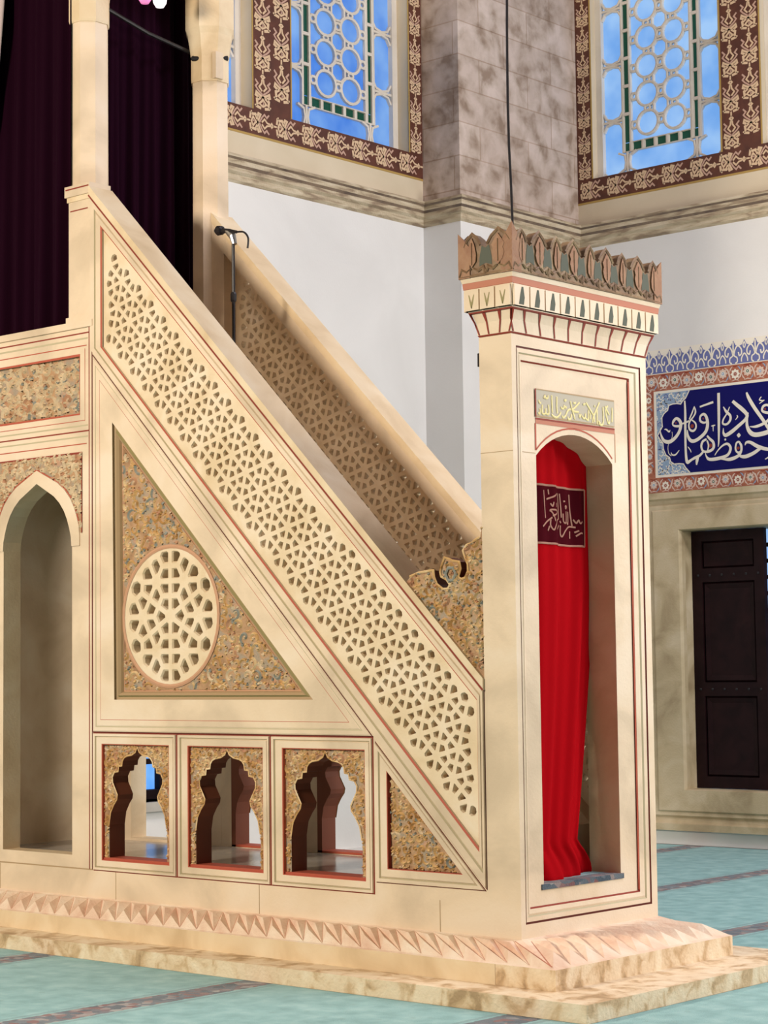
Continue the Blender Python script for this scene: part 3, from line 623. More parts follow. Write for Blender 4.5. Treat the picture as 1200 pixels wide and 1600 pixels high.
w6 = thing('window_6', WB(-2.7, .5, -.3), kind='structure')
mb = MB(); prism(mb, WB, rect(a, c, b, d), -.38, -.36, 'pane_pale'); mb.build('glass', w6)
mb = MB()
for i in range(1, 12): u = a + (b - a) * i / 12; prism(mb, WB, rect(u - .018, c, u + .018, d), -.33, -.29, 'iron')
for i in range(1, 16): v = c + (d - c) * i / 16; prism(mb, WB, rect(a, v - .018, b, v + .018), -.33, -.29, 'iron')
mb.build('window_grille', w6)

# ------------------------------------------------------------------ tile panel
tp = thing('tile_panel', WB(-3.0, 3.1, 0), 'glazed tile panel with white calligraphy on navy above the stone surround', 'tile panel')
TL, TR = -4.36, -1.5
mb = MB(); prism(mb, WB, rect(TL, 3.10, TR, 4.165), 0, .012, 'tile_red', [rect(-4.155, 3.235, TR - .2, 4.012)])
rnd = random.Random(5)
def rosette(mb, u, v, r, k):
    cc = [('tile_green', 'tile_pinkwhite'), ('tile_sky', 'tile_pinkwhite'), ('tile_rust', 'white_glaze')][k % 3]
    circ = lambda q: [(u + q * cos(x * pi / 7), v + q * sin(x * pi / 7)) for x in range(14)]
    ribbon(mb, WB, [(u + r * (.86 + .14 * cos(x * pi)) * cos(x * pi / 8), v + r * (.86 + .14 * cos(x * pi)) * sin(x * pi / 8)) for x in range(16)], .014, 0, cc[1], r * .42, True)
    face(mb, WB, circ(r * .62), .0135, 'white_glaze' if k % 2 else 'tile_pinkwhite'); face(mb, WB, circ(r * .40), .0145, cc[0]); face(mb, WB, circ(r * .15), .0155, 'white_glaze')
def floral(mb, u0, v0, u1, v1, vertical):
    L = (v1 - v0) if vertical else (u1 - u0); n = max(1, round(L / .125)); hw = ((u1 - u0) if vertical else (v1 - v0)) / 2
    P = (lambda s, t: ((u0 + u1) / 2 + t * hw, v0 + s)) if vertical else (lambda s, t: (u0 + s, (v0 + v1) / 2 + t * hw))
    for i in range(n):
        s = (i + .5) * L / n; p_ = L / n; u, v = P(s, .1 * (1 if i % 2 else -1)); rosette(mb, u, v, hw * .52, i)
        sg = 1 if i % 2 else -1; m_ = s + p_ / 2
        ribbon(mb, WB, [P(m_ - .35 * p_, .85 * sg) + (.006,), P(m_ - .1 * p_, .45 * sg) + (.016,), P(m_ + .02 * p_, -.1 * sg) + (.018,), P(m_ + .1 * p_, -.75 * sg) + (.006,)], .014, 0, 'tile_pinkwhite')
        ribbon(mb, WB, [P(m_ + .3 * p_, .9 * sg) + (.004,), P(m_ + .12 * p_, .55 * sg) + (.013,), P(m_ + .05 * p_, .2 * sg) + (.004,)], .014, 0, 'tile_pinkwhite')
        ribbon(mb, WB, [P(m_ - .3 * p_, -.9 * sg) + (.004,), P(m_ - .12 * p_, -.6 * sg) + (.013,), P(m_ - .05 * p_, -.3 * sg) + (.004,)], .014, 0, 'tile_sky')
        ribbon(mb, WB, [P(s - .3 * p_, .95) + (.004,), P(s, .82) + (.010,), P(s + .3 * p_, .95) + (.004,)], .014, 0, 'tile_rust')
        ribbon(mb, WB, [P(s - .3 * p_, -.95) + (.004,), P(s, -.80) + (.010,), P(s + .3 * p_, -.95) + (.004,)], .014, 0, 'tile_pinkwhite')
floral(mb, TL, 4.02, TR, 4.16, False); floral(mb, TL, 3.105, TR, 3.228, False); floral(mb, TL + .10, 3.24, -4.165, 4.0, True)
mb.build('floral_border', tp)
mb = MB(); prism(mb, WB, rect(TL, 4.165, TR, 4.385), 0, .012, 'white_glaze')
# lower field blue, upper edge stepped in points
n = 26; p_ = (TR - TL) / n
pts = [(TL, 4.172)] + [(TR, 4.172)]
top = []
for i in range(n):
    s = TR - i * p_; top += [(s, 4.325), (s - p_ * .30, 4.335), (s - p_ * .5, 4.378), (s - p_ * .70, 4.335)]
prism(mb, WB, pts + top + [(TL, 4.325)], .012, .0135, 'tile_blue')
for i in range(n):
    s = TL + (i + .5) * p_; y0 = 4.172
    R_ = lambda q, w_, mt='white_glaze': ribbon(mb, WB, smoothpts([(s + x * p_, y0 + y * .2) for x, y in q], 3), .0145 + .0004 * (len(mb.v) % 7), 0, mt, w_)
    if i % 2:       # spade on a stem
        R_([(0, .95), (0, .45)], .013); R_([(0, .5), (-.10, .34), (-.32, .26), (-.34, .08), (-.16, .02)], .012); R_([(0, .5), (.10, .34), (.32, .26), (.34, .08), (.16, .02)], .012)
        for sg in (-1, 1): R_([(sg * .02, .34), (sg * .16, .62), (sg * .42, .78), (sg * .72, .62), (sg * .74, .42), (sg * .54, .34), (sg * .46, .50)], .013)
    else:           # lozenge above a small leaf
        R_([(0, .64), (.10, .78), (0, .92), (-.10, .78), (0, .64)], .010); R_([(-.28, .06), (-.26, .22), (0, .42), (.26, .22), (.28, .06)], .012)
mb.build('crest_border', tp)
mb = MB()
NP = rect(-4.155, 3.235, TR - .2, 4.012); prism(mb, WB, NP, 0, .010, 'white_glaze')
right = TR - .23
navy = [(x, z) for x, z in CARTOUCHE] + [(right, 3.262), (right, 3.985)]
navy = CARTOUCHE[:]; navy[0] = (navy[0][0], 3.988); navy[-1] = (navy[-1][0], 3.258)
nv = navy + [(right, 3.258), (right, 3.988)]
# corner field of pale blue arabesque
cf = [(-4.128, 3.988)] + navy + [(-4.128, 3.258)]
prism(mb, WB, cf, .010, .011, 'tile_sky'); 
arabesque(mb, WB, cf, .0115, 3, 0.05, ('white_glaze', 'tile_sky', 'tile_blue', 'white_glaze'), hgt=0.0, lw=.008)
prism(mb, WB, nv, .010, .013, 'navy')
ribbon(mb, WB, navy, .0145, 0, 'white_glaze', .010)
for st_ in TILE_TEXT: ribbon(mb, WB, smoothpts(st_, 4), .0155, .001, 'white_glaze')
for u, v, r in TILE_RED: face(mb, WB, [(u + r * .5 * cos(k * pi / 4), v + r * .5 * sin(k * pi / 4)) for k in range(8)], .0150, 'tile_rust')
mb.build('inscription_panel', tp)

# ================================================================== THE PULPIT (minbar)
MN = thing('minbar', (-2.0, 0.575, 0.0), 'carved cream marble pulpit with a pierced balustrade and tall arched portal', 'pulpit')

# base slab and stepped plinth
mb = MB()
prism(mb, MAPF, SLAB, 0.0, 0.082, 'veined')
# small bevel strip and a square patch let into the edge
o = mb.build('base_slab', MN)
bv = o.modifiers.new('soft_edge', 'BEVEL'); bv.width = .008; bv.segments = 2; bv.limit_method = 'ANGLE'
PL = lambda o_: [(-4.45, -o_), (o_, -o_), (o_, 1.15 + o_), (-4.45, 1.15 + o_)]
mb = MB()
# long plain course in honey stone, veined block under the portal
def plinth_part(x0, x1, mat):
    box(mb, x0, -0.18, 0.082, x1, 1.33, 0.178, mat)
plinth_part(-4.45, -0.02, 'marble_warm')
plinth_part(-0.018, 0.33, 'veined')
o = mb.build('plinth', MN)
# zigzag band: slanting course cut into faceted triangles
mb = MB()
def zig(mp, L0, L1, bot, top_, n, mat, inset0=0.0, inset1=0.0):
    """mp(s, t, w): s along, t 0..1 up the slope, w outward"""
    p = (L1 - L0) / n
    for i in range(n):
        a_, b_ = L0 + i * p, L0 + (i + 1) * p; m_ = (a_ + b_) / 2
        V = [mp(a_, .06, 0), mp(b_, .06, 0), mp(m_, .94, 0), mp(m_, .34, .034), mp(a_ + p, .90, 0) if i < n - 1 else mp(b_, .90, 0)]
        mb.add(V[:4], [[0, 1, 3], [1, 2, 3], [2, 0, 3]], mat)
        if i < n - 1:
            V = [mp(m_, .94, 0), mp(b_ + p / 2, .94, 0), mp(b_, .06, 0), mp(b_, .66, .030)]
            mb.add(V, [[0, 1, 3], [1, 2, 3], [2, 0, 3]], mat)
        for q in (a_, b_):
            A = Vector(mp(q, .10, .001)); B = Vector(mp(m_, .90, .001)); d_ = (B - A).cross(Vector(mp(q, .5, 1)) - Vector(mp(q, .5, 0))).normalized() * .0045
            mb.add([A - d_, A + d_, B + d_, B - d_], [[0, 1, 2, 3]], 'corniceband')
ZB, ZT = 0.178, 0.272
n_ = Vector((0, -(ZT - ZB), .18)).normalized()
fmap = lambda s, t, w: (s - (s + 4.45) / 4.78 * .33 * t, -0.18 * (1 - t) + n_.y * w, ZB + (ZT - ZB) * t + n_.z * w)
pmap = lambda s, t, w: (0.33 - 0.32 * t * 1.0 + .005, s, ZB + (ZT - ZB) * t + w)
# slanted bodies
mb.add([(-4.45, -.18, ZB), (.33, -.18, ZB), (.33, 1.33, ZB), (-4.45, 1.33, ZB), (-4.45, 0, ZT), (0, 0, ZT), (0, 1.15, ZT), (-4.45, 1.15, ZT)],
       [[0, 1, 5, 4], [1, 2, 6, 5], [2, 3, 7, 6], [4, 5, 6, 7], [3, 0, 4, 7], [0, 3, 2, 1]], 'pinkstone')
zig(fmap, -4.42, 0.33, 0, 0, 36, 'pinkstone')
px_ = Vector(((ZT - ZB), 0, .33)).normalized()
pmap = lambda s, t, w: (0.33 * (1 - t) + px_.x * w, .575 + (s - .575) * (1 - .238 * t), ZB + (ZT - ZB) * t + px_.z * w)
zig(pmap, -0.18, 1.33, 0, 0, 11, 'pinkstone')
mb.build('zigzag_band', o)

# ---- flank walls -------------------------------------------------
XL, XR = -4.42, -0.2
HYP = lambda x: 0.490 - (x + 0.2) * 1.0165            # lower line of the balustrade, z on x
P1, P2, P3, P4 = -3.095, -2.382, -1.655, -0.925
ROWB, ROWT = 0.425, 1.215
BIG_O = [(-3.095, 3.418), (-3.095, ROWT), (-0.925, ROWT)]
BIG_I = [(-2.915, 2.999), (-2.900, 1.402), (-1.335, 1.402)]
SML_O = [(-0.915, 1.195), (-0.915, 0.485), (-0.205, 0.485)]
SML_I = [(-0.830, 1.040), (-0.830, 0.560), (-0.355, 0.560)]
TH = 0.13
LOBE = [(.87, 0), (.87, .30), (.82, .41), (.72, .48), (.63, .525), (.61, .565), (.67, .61), (.755, .67), (.765, .72), (.70, .762), (.585, .77), (.57, .815), (.47, .82), (.455, .86), (.40, .89), (.32, .905), (.17, .915), (.06, .94), (0, .985)]
def lobed(c, hw, z0, h):
    r = [(c + x * hw, z0 + y * h) for x, y in LOBE]; l = [(c - x * hw, z0 + y * h) for x, y in LOBE[:-1]]
    return r + l[::-1]        # from bottom right up over the apex and down left
def ogee_arch(c, hw, z0, zs, za, k=9):
    """pointed arch with straight upper limbs"""
    pts = [(c + hw, z0), (c + hw, zs)]
    for x, t in ((.985, .14), (.94, .27), (.875, .41), (.79, .54), (.66, .67), (.5, .78), (.25, .89)): pts.append((c + hw * x, zs + (za - zs) * t))
    pts.append((c, za)); r = pts
    return r + [(2 * c - x, z) for x, z in r[:-1]][::-1]
AC, AHW = -3.605, 0.322
PASS = ogee_arch(AC, AHW, 0.505, 2.30, 2.69)
def flank(mp, near):
    w = MB()
    body = [(XL, 0.272), (XR, 0.272), (XR, HYP(XR)), (-3.11, HYP(-3.11)), (-3.11, 3.60), (XL, 3.60)]
    holes = [rect(P1, ROWB, P2, ROWT), rect(P2 , ROWB, P3, ROWT), rect(P3, ROWB, P4, ROWT)]
    holes = [rect(P1, ROWB, P4, ROWT), BIG_I[:], SML_O[:], PASS, rect(-4.41, 3.075, -3.212, 3.425)]
    sp_out = [(-3.192, 2.845), (-3.192, 2.39)]
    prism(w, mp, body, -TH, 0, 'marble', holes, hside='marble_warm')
    # painted setting-out lines
    def ln(pts, wd=.008, mat='red', closed=False): ribbon(w, mp, pts, .0012, 0, mat, wd, closed, side=.001)
    ln([(XL, ROWB - .002 if 0 else .430), (P1 - .005, .430)], .007, 'brownmould')
    ln([(XL, 3.553), (-3.128, 3.553)]); ln([(XL, 3.478), (-3.15, 3.478)], .006, 'brightred')
    ln([(XL, 2.972), (-3.128, 2.972)]); ln([(XL, 3.035), (-3.165, 3.035), (-3.165, 3.46)], .004, 'brightred')
    ln([(XL, 2.897), (-3.15, 2.897)], .006, 'brightred')
    ln([(-3.128, 3.60), (-3.128, .43)], .007, 'red'); ln([(-3.102, 3.45), (-3.102, .43)], .006, 'dark')
    ln([(XL, 3.52), (-3.14, 3.52)], .010, 'green'); ln([(XL, 3.005), (-3.14, 3.005)], .008, 'green'); ln([(XL, 2.94), (-3.14, 2.94)], .008, 'green')
    for x in (-3.95, -2.9, -1.75, -0.50): ln([(x, .272), (x, .425)], .004, 'brownmould')
    ln([(P1, ROWT), (P4, ROWT)], .009, 'dark')
    # frieze and arch surround frames
    for R_ in (rect(-4.41, 3.075, -3.212, 3.425),): ln(R_, .009, 'brightred', True)
    o = w.build('side_wall', MN)
    # carved frieze set back in its frame
    f = MB(); R_ = rect(-4.41, 3.075, -3.212, 3.425); prism(f, mp, R_, -TH, -.022, 'carveground')
    if near: arabesque(f, mp, rect(-4.05, 3.085, -3.22, 3.415), -.022, 11, 0.075, ('creamcarve', 'creamcarve', 'creamcarve', 'pinkcarve', 'blue_relief'), hgt=.016, lw=.020)
    f.build('carved_frieze', o)
    if near:
        # spandrel over the passage: field between arch band and rectangle
        f = MB(); band_o = ogee_arch(AC, AHW + .075, 2.375, 2.376, 2.775)
        spand = [(-3.192, 2.375), (-3.192, 2.845), (-4.02, 2.845), (-4.02, 2.375)] + band_o[::-1][1:-1]
        prism(f, mp, spand, 0, .003, 'carveground', back=False)
        arabesque(f, mp, spand, .003, 12, 0.065, ('creamcarve', 'creamcarve', 'pinkcarve', 'creamcarve'), hgt=.013, lw=.018)
        ribbon(f, mp, [(-3.192, 2.375), (-3.192, 2.845), (-4.02, 2.845)], .004, 0, 'red', .008)
        ribbon(f, mp, band_o[2:-2], .005, 0, 'brightred', .008)
        f.build('carved_spandrel', o)
        f = MB(); outl = ogee_arch(AC, AHW + .072, 2.30, 2.36, 2.77); inn = ogee_arch(AC, AHW, 2.30, 2.301, 2.69)
        ringf(f, mp, inn, .006, outl, .006, 'marble'); wall(f, mp, inn, -.01, .006, 'marble', False); wall(f, mp, outl, 0, .006, 'marble', False)
        f.build('arch_moulding', o)
    # passage arch edge
    # ---- arcade panels
    for i, (a_, b_) in enumerate(((P1, P2), (P2, P3), (P3, P4))):
        O = rect(a_ + .001, ROWB, b_ - .001, ROWT); I = rect(a_ + .088, .492, b_ - .066, 1.145) if i == 0 else rect(a_ + .095, .492, b_ - .058, 1.145)
        pn = MB(); prism(pn, mp, O, -TH, -.012, 'marble', [I], hside='marble')
        steps(pn, mp, O, I, [(0, .0), (.09, .003, 'red'), (.12, .012, 'marble'), (.30, .012, 'marble'), (.36, .003, 'green'), (.44, .010, 'marble'), (.93, .008, 'marble'), (1.0, .006, 'brightred')])
        ringf(pn, mp, I, .006, I, -.012, 'brightred')
        wall(pn, mp, O, -.012, 0, 'marble')
        po = pn.build('arcade_panel', MN)
        s = MB(); c = (I[0][0] + I[1][0]) / 2; hw = (I[1][0] - I[0][0]) / 2; h = I[2][1] - I[0][1]
        L_ = lobed(c, hw, I[0][1], h)
        outl = [(I[0][0], I[0][1]), (I[0][0], I[2][1]), (I[1][0], I[2][1]), (I[1][0], I[0][1])]
        spn = L_ + outl
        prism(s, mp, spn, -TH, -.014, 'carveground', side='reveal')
        if near: arabesque(s, mp, spn, -.014, 20 + i, 0.050, ('gold', 'gold', 'creamcarve', 'gold', 'pinkcarve'), hgt=.010, lw=.013)
        ribbon(s, mp, L_[1:-1], -.010, 0.002, 'gold', .009)
        s.build('carved_spandrel', po)
        s = MB(); prism(s, mp, rect(I[0][0], I[0][1] - .001, I[1][0], I[0][1] + .012), -TH, -.004, 'brightred'); s.build('sill', po)
    # ---- large triangular panel
    pn = MB()
    st_ = [(0, .004), (.025, .005, 'dark'), (.06, .009, 'marble'), (.16, .009, 'marble'), (.19, .0065, 'green'), (.22, .009, 'marble'), (.38, .009, 'marble'), (.395, .009, 'brightred'), (.42, .009, 'marble'), (1.0, .009, 'marble')]
    steps(pn, mp, BIG_O, BIG_I, st_)
    steps(pn, mp, BIG_I, lerpl(BIG_I, [(-2.50, 1.85)] * 3, .12), [(0, .009), (.0, -.008, 'brownmould'), (.28, -.012, 'brownmould'), (.45, -.002, 'olive'), (.7, -.014, 'brownmould'), (.85, -.030, 'brownmould'), (1.0, -.034, 'pinkcarve')])
    tri = lerpl(BIG_I, [(-2.50, 1.85)] * 3, .12)
    RC, RR = (-2.468, 1.868), 0.392
    circ = [(RC[0] + RR * cos(k * pi / 24), RC[1] + RR * sin(k * pi / 24)) for k in range(48)]
    prism(pn, mp, BIG_I, -TH, -.05, 'marble_warm', [circ])
    po = pn.build('triangular_panel', MN)
    s = MB(); prism(s, mp, tri, -.05, -.030, 'carveground', [circ])
    if near: arabesque(s, mp, tri, -.030, 31, 0.070, ('gold', 'creamcarve', 'pinkcarve', 'gold', 'blue_relief'), excl=lambda q: hypot(q[0] - RC[0], q[1] - RC[1]) < RR + .015, hgt=.011, lw=.015)
    ribbon(s, mp, circ, -.026, .004, 'pinkcarve', .022, True)
    s.build('carved_field', po)
    s = MB(); pts = []
    for k in range(6):
        a = k * pi / 3; pts.append((.215 * cos(a), .215 * sin(a)))
        c0 = (.58 * cos(a), .58 * sin(a))
        for q in range(6): b = pi / 6 + q * pi / 3; pts.append((c0[0] + .215 * cos(b), c0[1] + .215 * sin(b)))
        a2 = a + pi / 6
        if k % 3 == 1: pts += [(.84 * cos(a2 + .13), .84 * sin(a2 + .13)), (.84 * cos(a2 - .13), .84 * sin(a2 - .13))]
        else: pts.append((.83 * cos(a2), .83 * sin(a2)))
    uniq = []
    for p in pts:
        for q in uniq:
            if hypot(p[0] - q[0], p[1] - q[1]) < .10: break
        else: uniq.append(p)
    pts = [(RC[0] + p[0] * RR, RC[1] + p[1] * RR) for p in uniq]
    rb = [(RC[0] + RR * .955 * cos(k * pi / 18), RC[1] + RR * .955 * sin(k * pi / 18)) for k in range(36)]
    screen(s, mp, pts, rb, .0145, -.105, -.028, 'lattice', RR * .75, .010, .042)
    r1 = [(RC[0] + RR * .99 * cos(k * pi / 18), RC[1] + RR * .99 * sin(k * pi / 18)) for k in range(36)]
    ringf(s, mp, rb, -.028, r1, -.028, 'lattice'); ringf(s, mp, r1, -.028, r1, -.105, 'lattice'); ringf(s, mp, rb, -.105, r1, -.105, 'lattice')
    s.build('pierced_rosette', po)
    # ---- small triangular panel
    pn = MB()
    prism(pn, mp, SML_O, -TH, -.03, 'marble')
    steps(pn, mp, SML_O, SML_I, [(0, .0), (.06, .003, 'dark'), (.09, .010, 'marble'), (.32, .010, 'marble'), (.38, .002, 'green'), (.46, .009, 'marble'), (.95, .008, 'marble'), (1.0, .006, 'brightred'), (1.0, -.02, 'red')])
    po = pn.build('triangular_panel', MN)
    s = MB(); prism(s, mp, SML_I, -.03, -.020, 'carveground')
    if near: arabesque(s, mp, SML_I, -.020, 41, 0.052, ('gold', 'gold', 'gold', 'creamcarve', 'blue_relief'), hgt=.011, lw=.013)
    s.build('carved_field', po)
flank(FL, True)
flank(FR, False)

# ---- balustrades with pierced screens ------------------------------
BO = [(-3.115, 4.360), (-3.115, 3.448), (-0.202, 0.490), (-0.202, 1.447)]
BI = [(-3.008, 4.150), (-3.008, 3.452), (-0.246, 0.690), (-0.246, 1.400)]
def lattice_points(poly, s, margin):
    """rosette centres on a slanted triangular grid, six openings round each"""
    A = Vector((1, -1.0)).normalized(); B = Vector((A.y * -1, A.x)); cx, cy = -1.63, 2.42; out = []
    for i in range(-22, 23):
        for j in range(-8, 9):
            c = A * (s * (i + .5 * (j % 2))) + B * (s * .866 * j)
            for q in range(6):
                b = pi / 6 + q * pi / 3; d = A * (cos(b) * s * .36) + B * (sin(b) * s * .36)
                p = (cx + c.x + d.x, cy + c.y + d.y)
                if not inside(p, poly): continue
                dm = 9
                for k in range(4):
                    a_, b_ = poly[k], poly[(k + 1) % 4]; ex, ey = b_[0] - a_[0], b_[1] - a_[1]
                    dm = min(dm, abs(ex * (p[1] - a_[1]) - ey * (p[0] - a_[0])) / hypot(ex, ey))
                if dm > margin: out.append(p)
    return out
def balustrade(mp, near):
    pn = MB()
    prism(pn, mp, BO, -.165, -.004, 'marble', [BI])
    steps(pn, mp, BO, BI, [(0, .0), (.05, .002, 'dark'), (.08, .012, 'marble'), (.40, .010, 'marble'), (.46, .002, 'green'), (.54, .010, 'marble'), (.90, .008, 'marble'), (1.0, .004, 'brightred'), (1.0, -.008, 'marble')])
    wall(pn, mp, BO, -.004, 0, 'dark')
    po = pn.build('balustrade', MN)
    s = MB(); LB = [(-2.990, 4.085), (-2.990, 3.460), (-0.262, 0.735), (-0.262, 1.385)]
    ringf(s, mp, BI, -.008, LB, -.008, 'lattice'); ringf(s, mp, BI, -.062, LB, -.062, 'lattice'); wall(s, mp, BI, -.062, -.008, 'lattice')
    pts = lattice_points(LB, 0.148, .026)
    screen(s, mp, pts, LB, .0118, -.062, -.008, 'lattice', 0.13, .012, .025)
    s.build('pierced_screen', po)
    h = MB()
    hr = [(-3.118, 4.425), (-3.118, 4.362), (-0.20, 1.446), (-0.20, 1.506)]
    prism(h, mp, hr, -.168, .014, 'marble_warm')
    ribbon(h, mp, [(-3.118, 4.366), (-.2, 1.450)], .0155, 0, 'red', .009)
    ho = h.build('handrail', po)
    bv = ho.modifiers.new('soft_edge', 'BEVEL'); bv.width = .006; bv.segments = 2; bv.limit_method = 'ANGLE'
balustrade(FL, True); balustrade(FR, False)

# carved scroll closing the balustrade against the portal
for mp in (FL, FR):
    s = MB(); sc_poly = SCROLL + [(-0.2, 2.30), (-0.2, 1.502), (-0.70, 2.004)]
    sc_poly = [p for p in SCROLL if p[0] < -.205] + [(-0.2, 2.26), (-0.2, 1.504), (-0.69, 1.995)]
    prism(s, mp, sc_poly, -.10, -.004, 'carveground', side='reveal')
    so = s.build('scroll_bracket', MN)
    s = MB()
    arabesque(s, mp, sc_poly, -.004, 51, 0.055, ('gold', 'creamcarve', 'gold', 'pinkcarve', 'blue_relief'), hgt=.012, lw=.014)
    ribbon(s, mp, sc_poly[:-3], .0, .004, 'gold', .012)
    cx, cz = -.40, 2.02
    ribbon(s, mp, [(cx + .032 * cos(k * pi / 3), cz + .035 * sin(k * pi / 3)) for k in range(6)], .004, .006, 'blue_relief', .014, True)
    s.build('carved_foliage', so)

# ---- stairs, arcade floor and ceiling, platform --------------------
mb = MB(); n = 12; x0, x1, z0, z1 = -0.30, -3.08, 0.50, 3.40
prof_ = []
for i in range(n):
    xa_, xb_ = x0 + (x1 - x0) * i / n, x0 + (x1 - x0) * (i + 1) / n; z = z0 + (z1 - z0) * (i + 1) / n; zb = z0 + (z1 - z0) * i / n
    box(mb, xb_ , .165, zb - .06, xa_, .985, z, 'marble')
mb.build('staircase', MN)
mb = MB(); box(mb, XL + .15, .10, .42, -.22, 1.05, .488, 'floor_marble'); mb.build('arcade_floor', MN)
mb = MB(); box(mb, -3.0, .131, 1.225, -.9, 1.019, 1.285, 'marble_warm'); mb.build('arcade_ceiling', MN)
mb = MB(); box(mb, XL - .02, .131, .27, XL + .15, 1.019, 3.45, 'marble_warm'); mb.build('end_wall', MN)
mb = MB(); box(mb, XL, -.015, 3.585, -3.085, 1.165, 3.625, 'marble'); box(mb, XL, .13, 3.40, -3.085, 1.02, 3.585, 'marble'); mb.build('platform', MN)

# ---- columns -------------------------------------------------------
def column(cx, cy, cap=5.43):
    c = MB(); lathe(c, (cx, cy, 3.625), [(.128, 0), (.128, .02), (.122, .04), (.118, cap - 3.625)], 'marble', 8, .5)
    co = c.build('column', MN)
    k = MB(); lathe(k, (cx, cy, cap), [(.124, 0), (.128, .015), (.128, .16), (.150, .30), (.165, .34), (.165, 5.93 - cap)], 'marble_warm', 8, .5)
    k.build('capital', co)
    return co
c1 = column(-3.325, .17, 5.47)
c2 = column(-3.20, 1.06, 5.27)
k = MB(); R1, Z1 = -3.205, 5.235
box(k, -3.10, .985, 5.28, -3.068, 1.05, 5.45, 'marble'); 
k.build('bracket', c2)
# pedestal against the balustrade end
for mp in (FL,):
    k = MB(); prism(k, mp, rect(-3.325, 3.60, -3.119, 4.385), -.16, -.010, 'marble'); prism(k, mp, rect(-3.345, 4.385, -3.119, 4.45), -.16, .006, 'marble')
    prism(k, mp, rect(-3.335, 4.355, -3.119, 4.386), -.16, -.004, 'marble_warm'); prism(k, mp, rect(-3.34, 3.60, -3.119, 3.66), -.16, .0, 'marble')
    ribbon(k, mp, [(-3.335, 4.43), (-3.125, 4.43)], .0075, 0, 'red', .008); ribbon(k, mp, [(-3.31, 4.30), (-3.15, 4.30)], -.0085, 0, 'red', .007)
    k.build('column_pedestal', MN)
k = MB(); tube(k, [(-3.28, 1.0, 5.46), (-3.22, .93, 5.42), (-3.14, .98, 5.41), (-3.08, 1.10, 5.43)], .016, 'iron'); tube(k, [(-3.28, .17, 5.62), (-3.275, .60, 5.52), (-3.275, 1.03, 5.47)], .013, 'iron')
k.build('tie_rod', MN)
k = MB(); box(k, XL - .05, -.05, 5.93, -3.08, 1.2, 6.3, 'marble_warm'); k.build('canopy_shade_slab', MN)  # unseen slab in place of the canopy, added to keep the platform dark

# ---- portal --------------------------------------------------------
AR0, AR1, ARZ, ARA = 0.195, 0.840, 2.59, 2.715
def round_arch(y0, y1, zb, zs, za, k=14):
    c = (y0 + y1) / 2; h = (y1 - y0) / 2; r = za - zs; R_ = (h * h + r * r) / (2 * r); a0 = math.asin(h / R_)
    arc = [(c + R_ * sin(a0 - 2 * a0 * i / k), za - R_ + R_ * cos(a0 - 2 * a0 * i / k)) for i in range(k + 1)]
    return [(y1, zb)] + arc + [(y0, zb)]
mb = MB()
PO = rect(0, .272, 1.15, 3.17); F0 = rect(.036, .338, 1.098, 3.115); F1 = rect(.078, .415, .985, 3.040)
arch = round_arch(AR0, AR1, .512, ARZ, ARA)
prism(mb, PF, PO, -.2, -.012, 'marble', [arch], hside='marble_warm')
wall(mb, PF, PO, -.012, 0, 'marble')
ringf(mb, PF, PO, 0, F0, 0, 'marble')
steps(mb, PF, F0, F1, [(0, .0), (.0, -.004, 'red'), (.12, -.004, 'dark'), (.14, .0, 'marble'), (.42, .002, 'marble'), (.50, -.004, 'green'), (.62, .0, 'marble'), (.90, -.002, 'marble'), (1.0, -.010, 'red')])
face(mb, PF, F1, -.010, 'marble', [arch])
wall(mb, PF, arch, -.012, -.010, 'marble', False)
ribbon(mb, PF, [(.03, 2.60), (.19, 2.60)], -.0085, 0, 'brownmould', .003)
# arch outline and spandrel lines
A2 = round_arch(AR0 - .0, AR1 + .0, 2.60, ARZ + .028, ARA + .030)
ribbon(mb, PF, A2[1:-1], -.0085, 0, 'brightred', .008)
ribbon(mb, PF, [(AR0 - .002, 2.615), (AR0 - .002, 2.748)], -.0085, 0, 'brightred', .012)
ribbon(mb, PF, [(.193, 2.757), (.866, 2.757)], -.0085, 0, 'corniceband', .020); ribbon(mb, PF, [(.193, 2.772), (.866, 2.772)], -.008, 0, 'red', .009)
ribbon(mb, PF, [(AR1 + .028, 2.60), (AR1 + .028, 2.75)], -.0085, 0, 'pinkcarve', .006)
ribbon(mb, PF, [(.99, .42), (.99, 3.03)], -.003, 0, 'brightred', .012)
for zz in (2.60,): ribbon(mb, FL, [(-.2, zz), (0, zz)], .001, 0, 'brownmould', .003)
port = mb.build('portal', MN)
mb = MB()
prism(mb, PF, rect(.197, 2.785, .862, 2.918), -.010, -.007, 'plate')
ribbon(mb, PF, rect(.197, 2.785, .862, 2.918), -.006, 0, 'brownmould', .005, True)
ribbon(mb, PF, [(.194, 2.78), (.194, 2.92)], -.005, 0, 'red', .010)
for s_ in PORTAL_TEXT: ribbon(mb, PF, smoothpts([(p[0], p[1], .0105) for p in s_], 3), -.005, .002, 'gilt')
mb.build('inscription_plate', port)
# jamb base and threshold mat
mb = MB(); box(mb, -.34, AR0 - .02, .488, -.004, AR1 + .02, .514, 'carpet_front'); mb.build('threshold_mat', port)
mb = MB(); box(mb, -.205, .01, .0, -.19, .02, .01, 'iron')
mb = MB(); tube(mb, [(-.2, .012, 3.10), (-.213, .012, 3.095), (-.213, .012, 3.03)], .006, 'iron', 6); mb.build('hook', port)

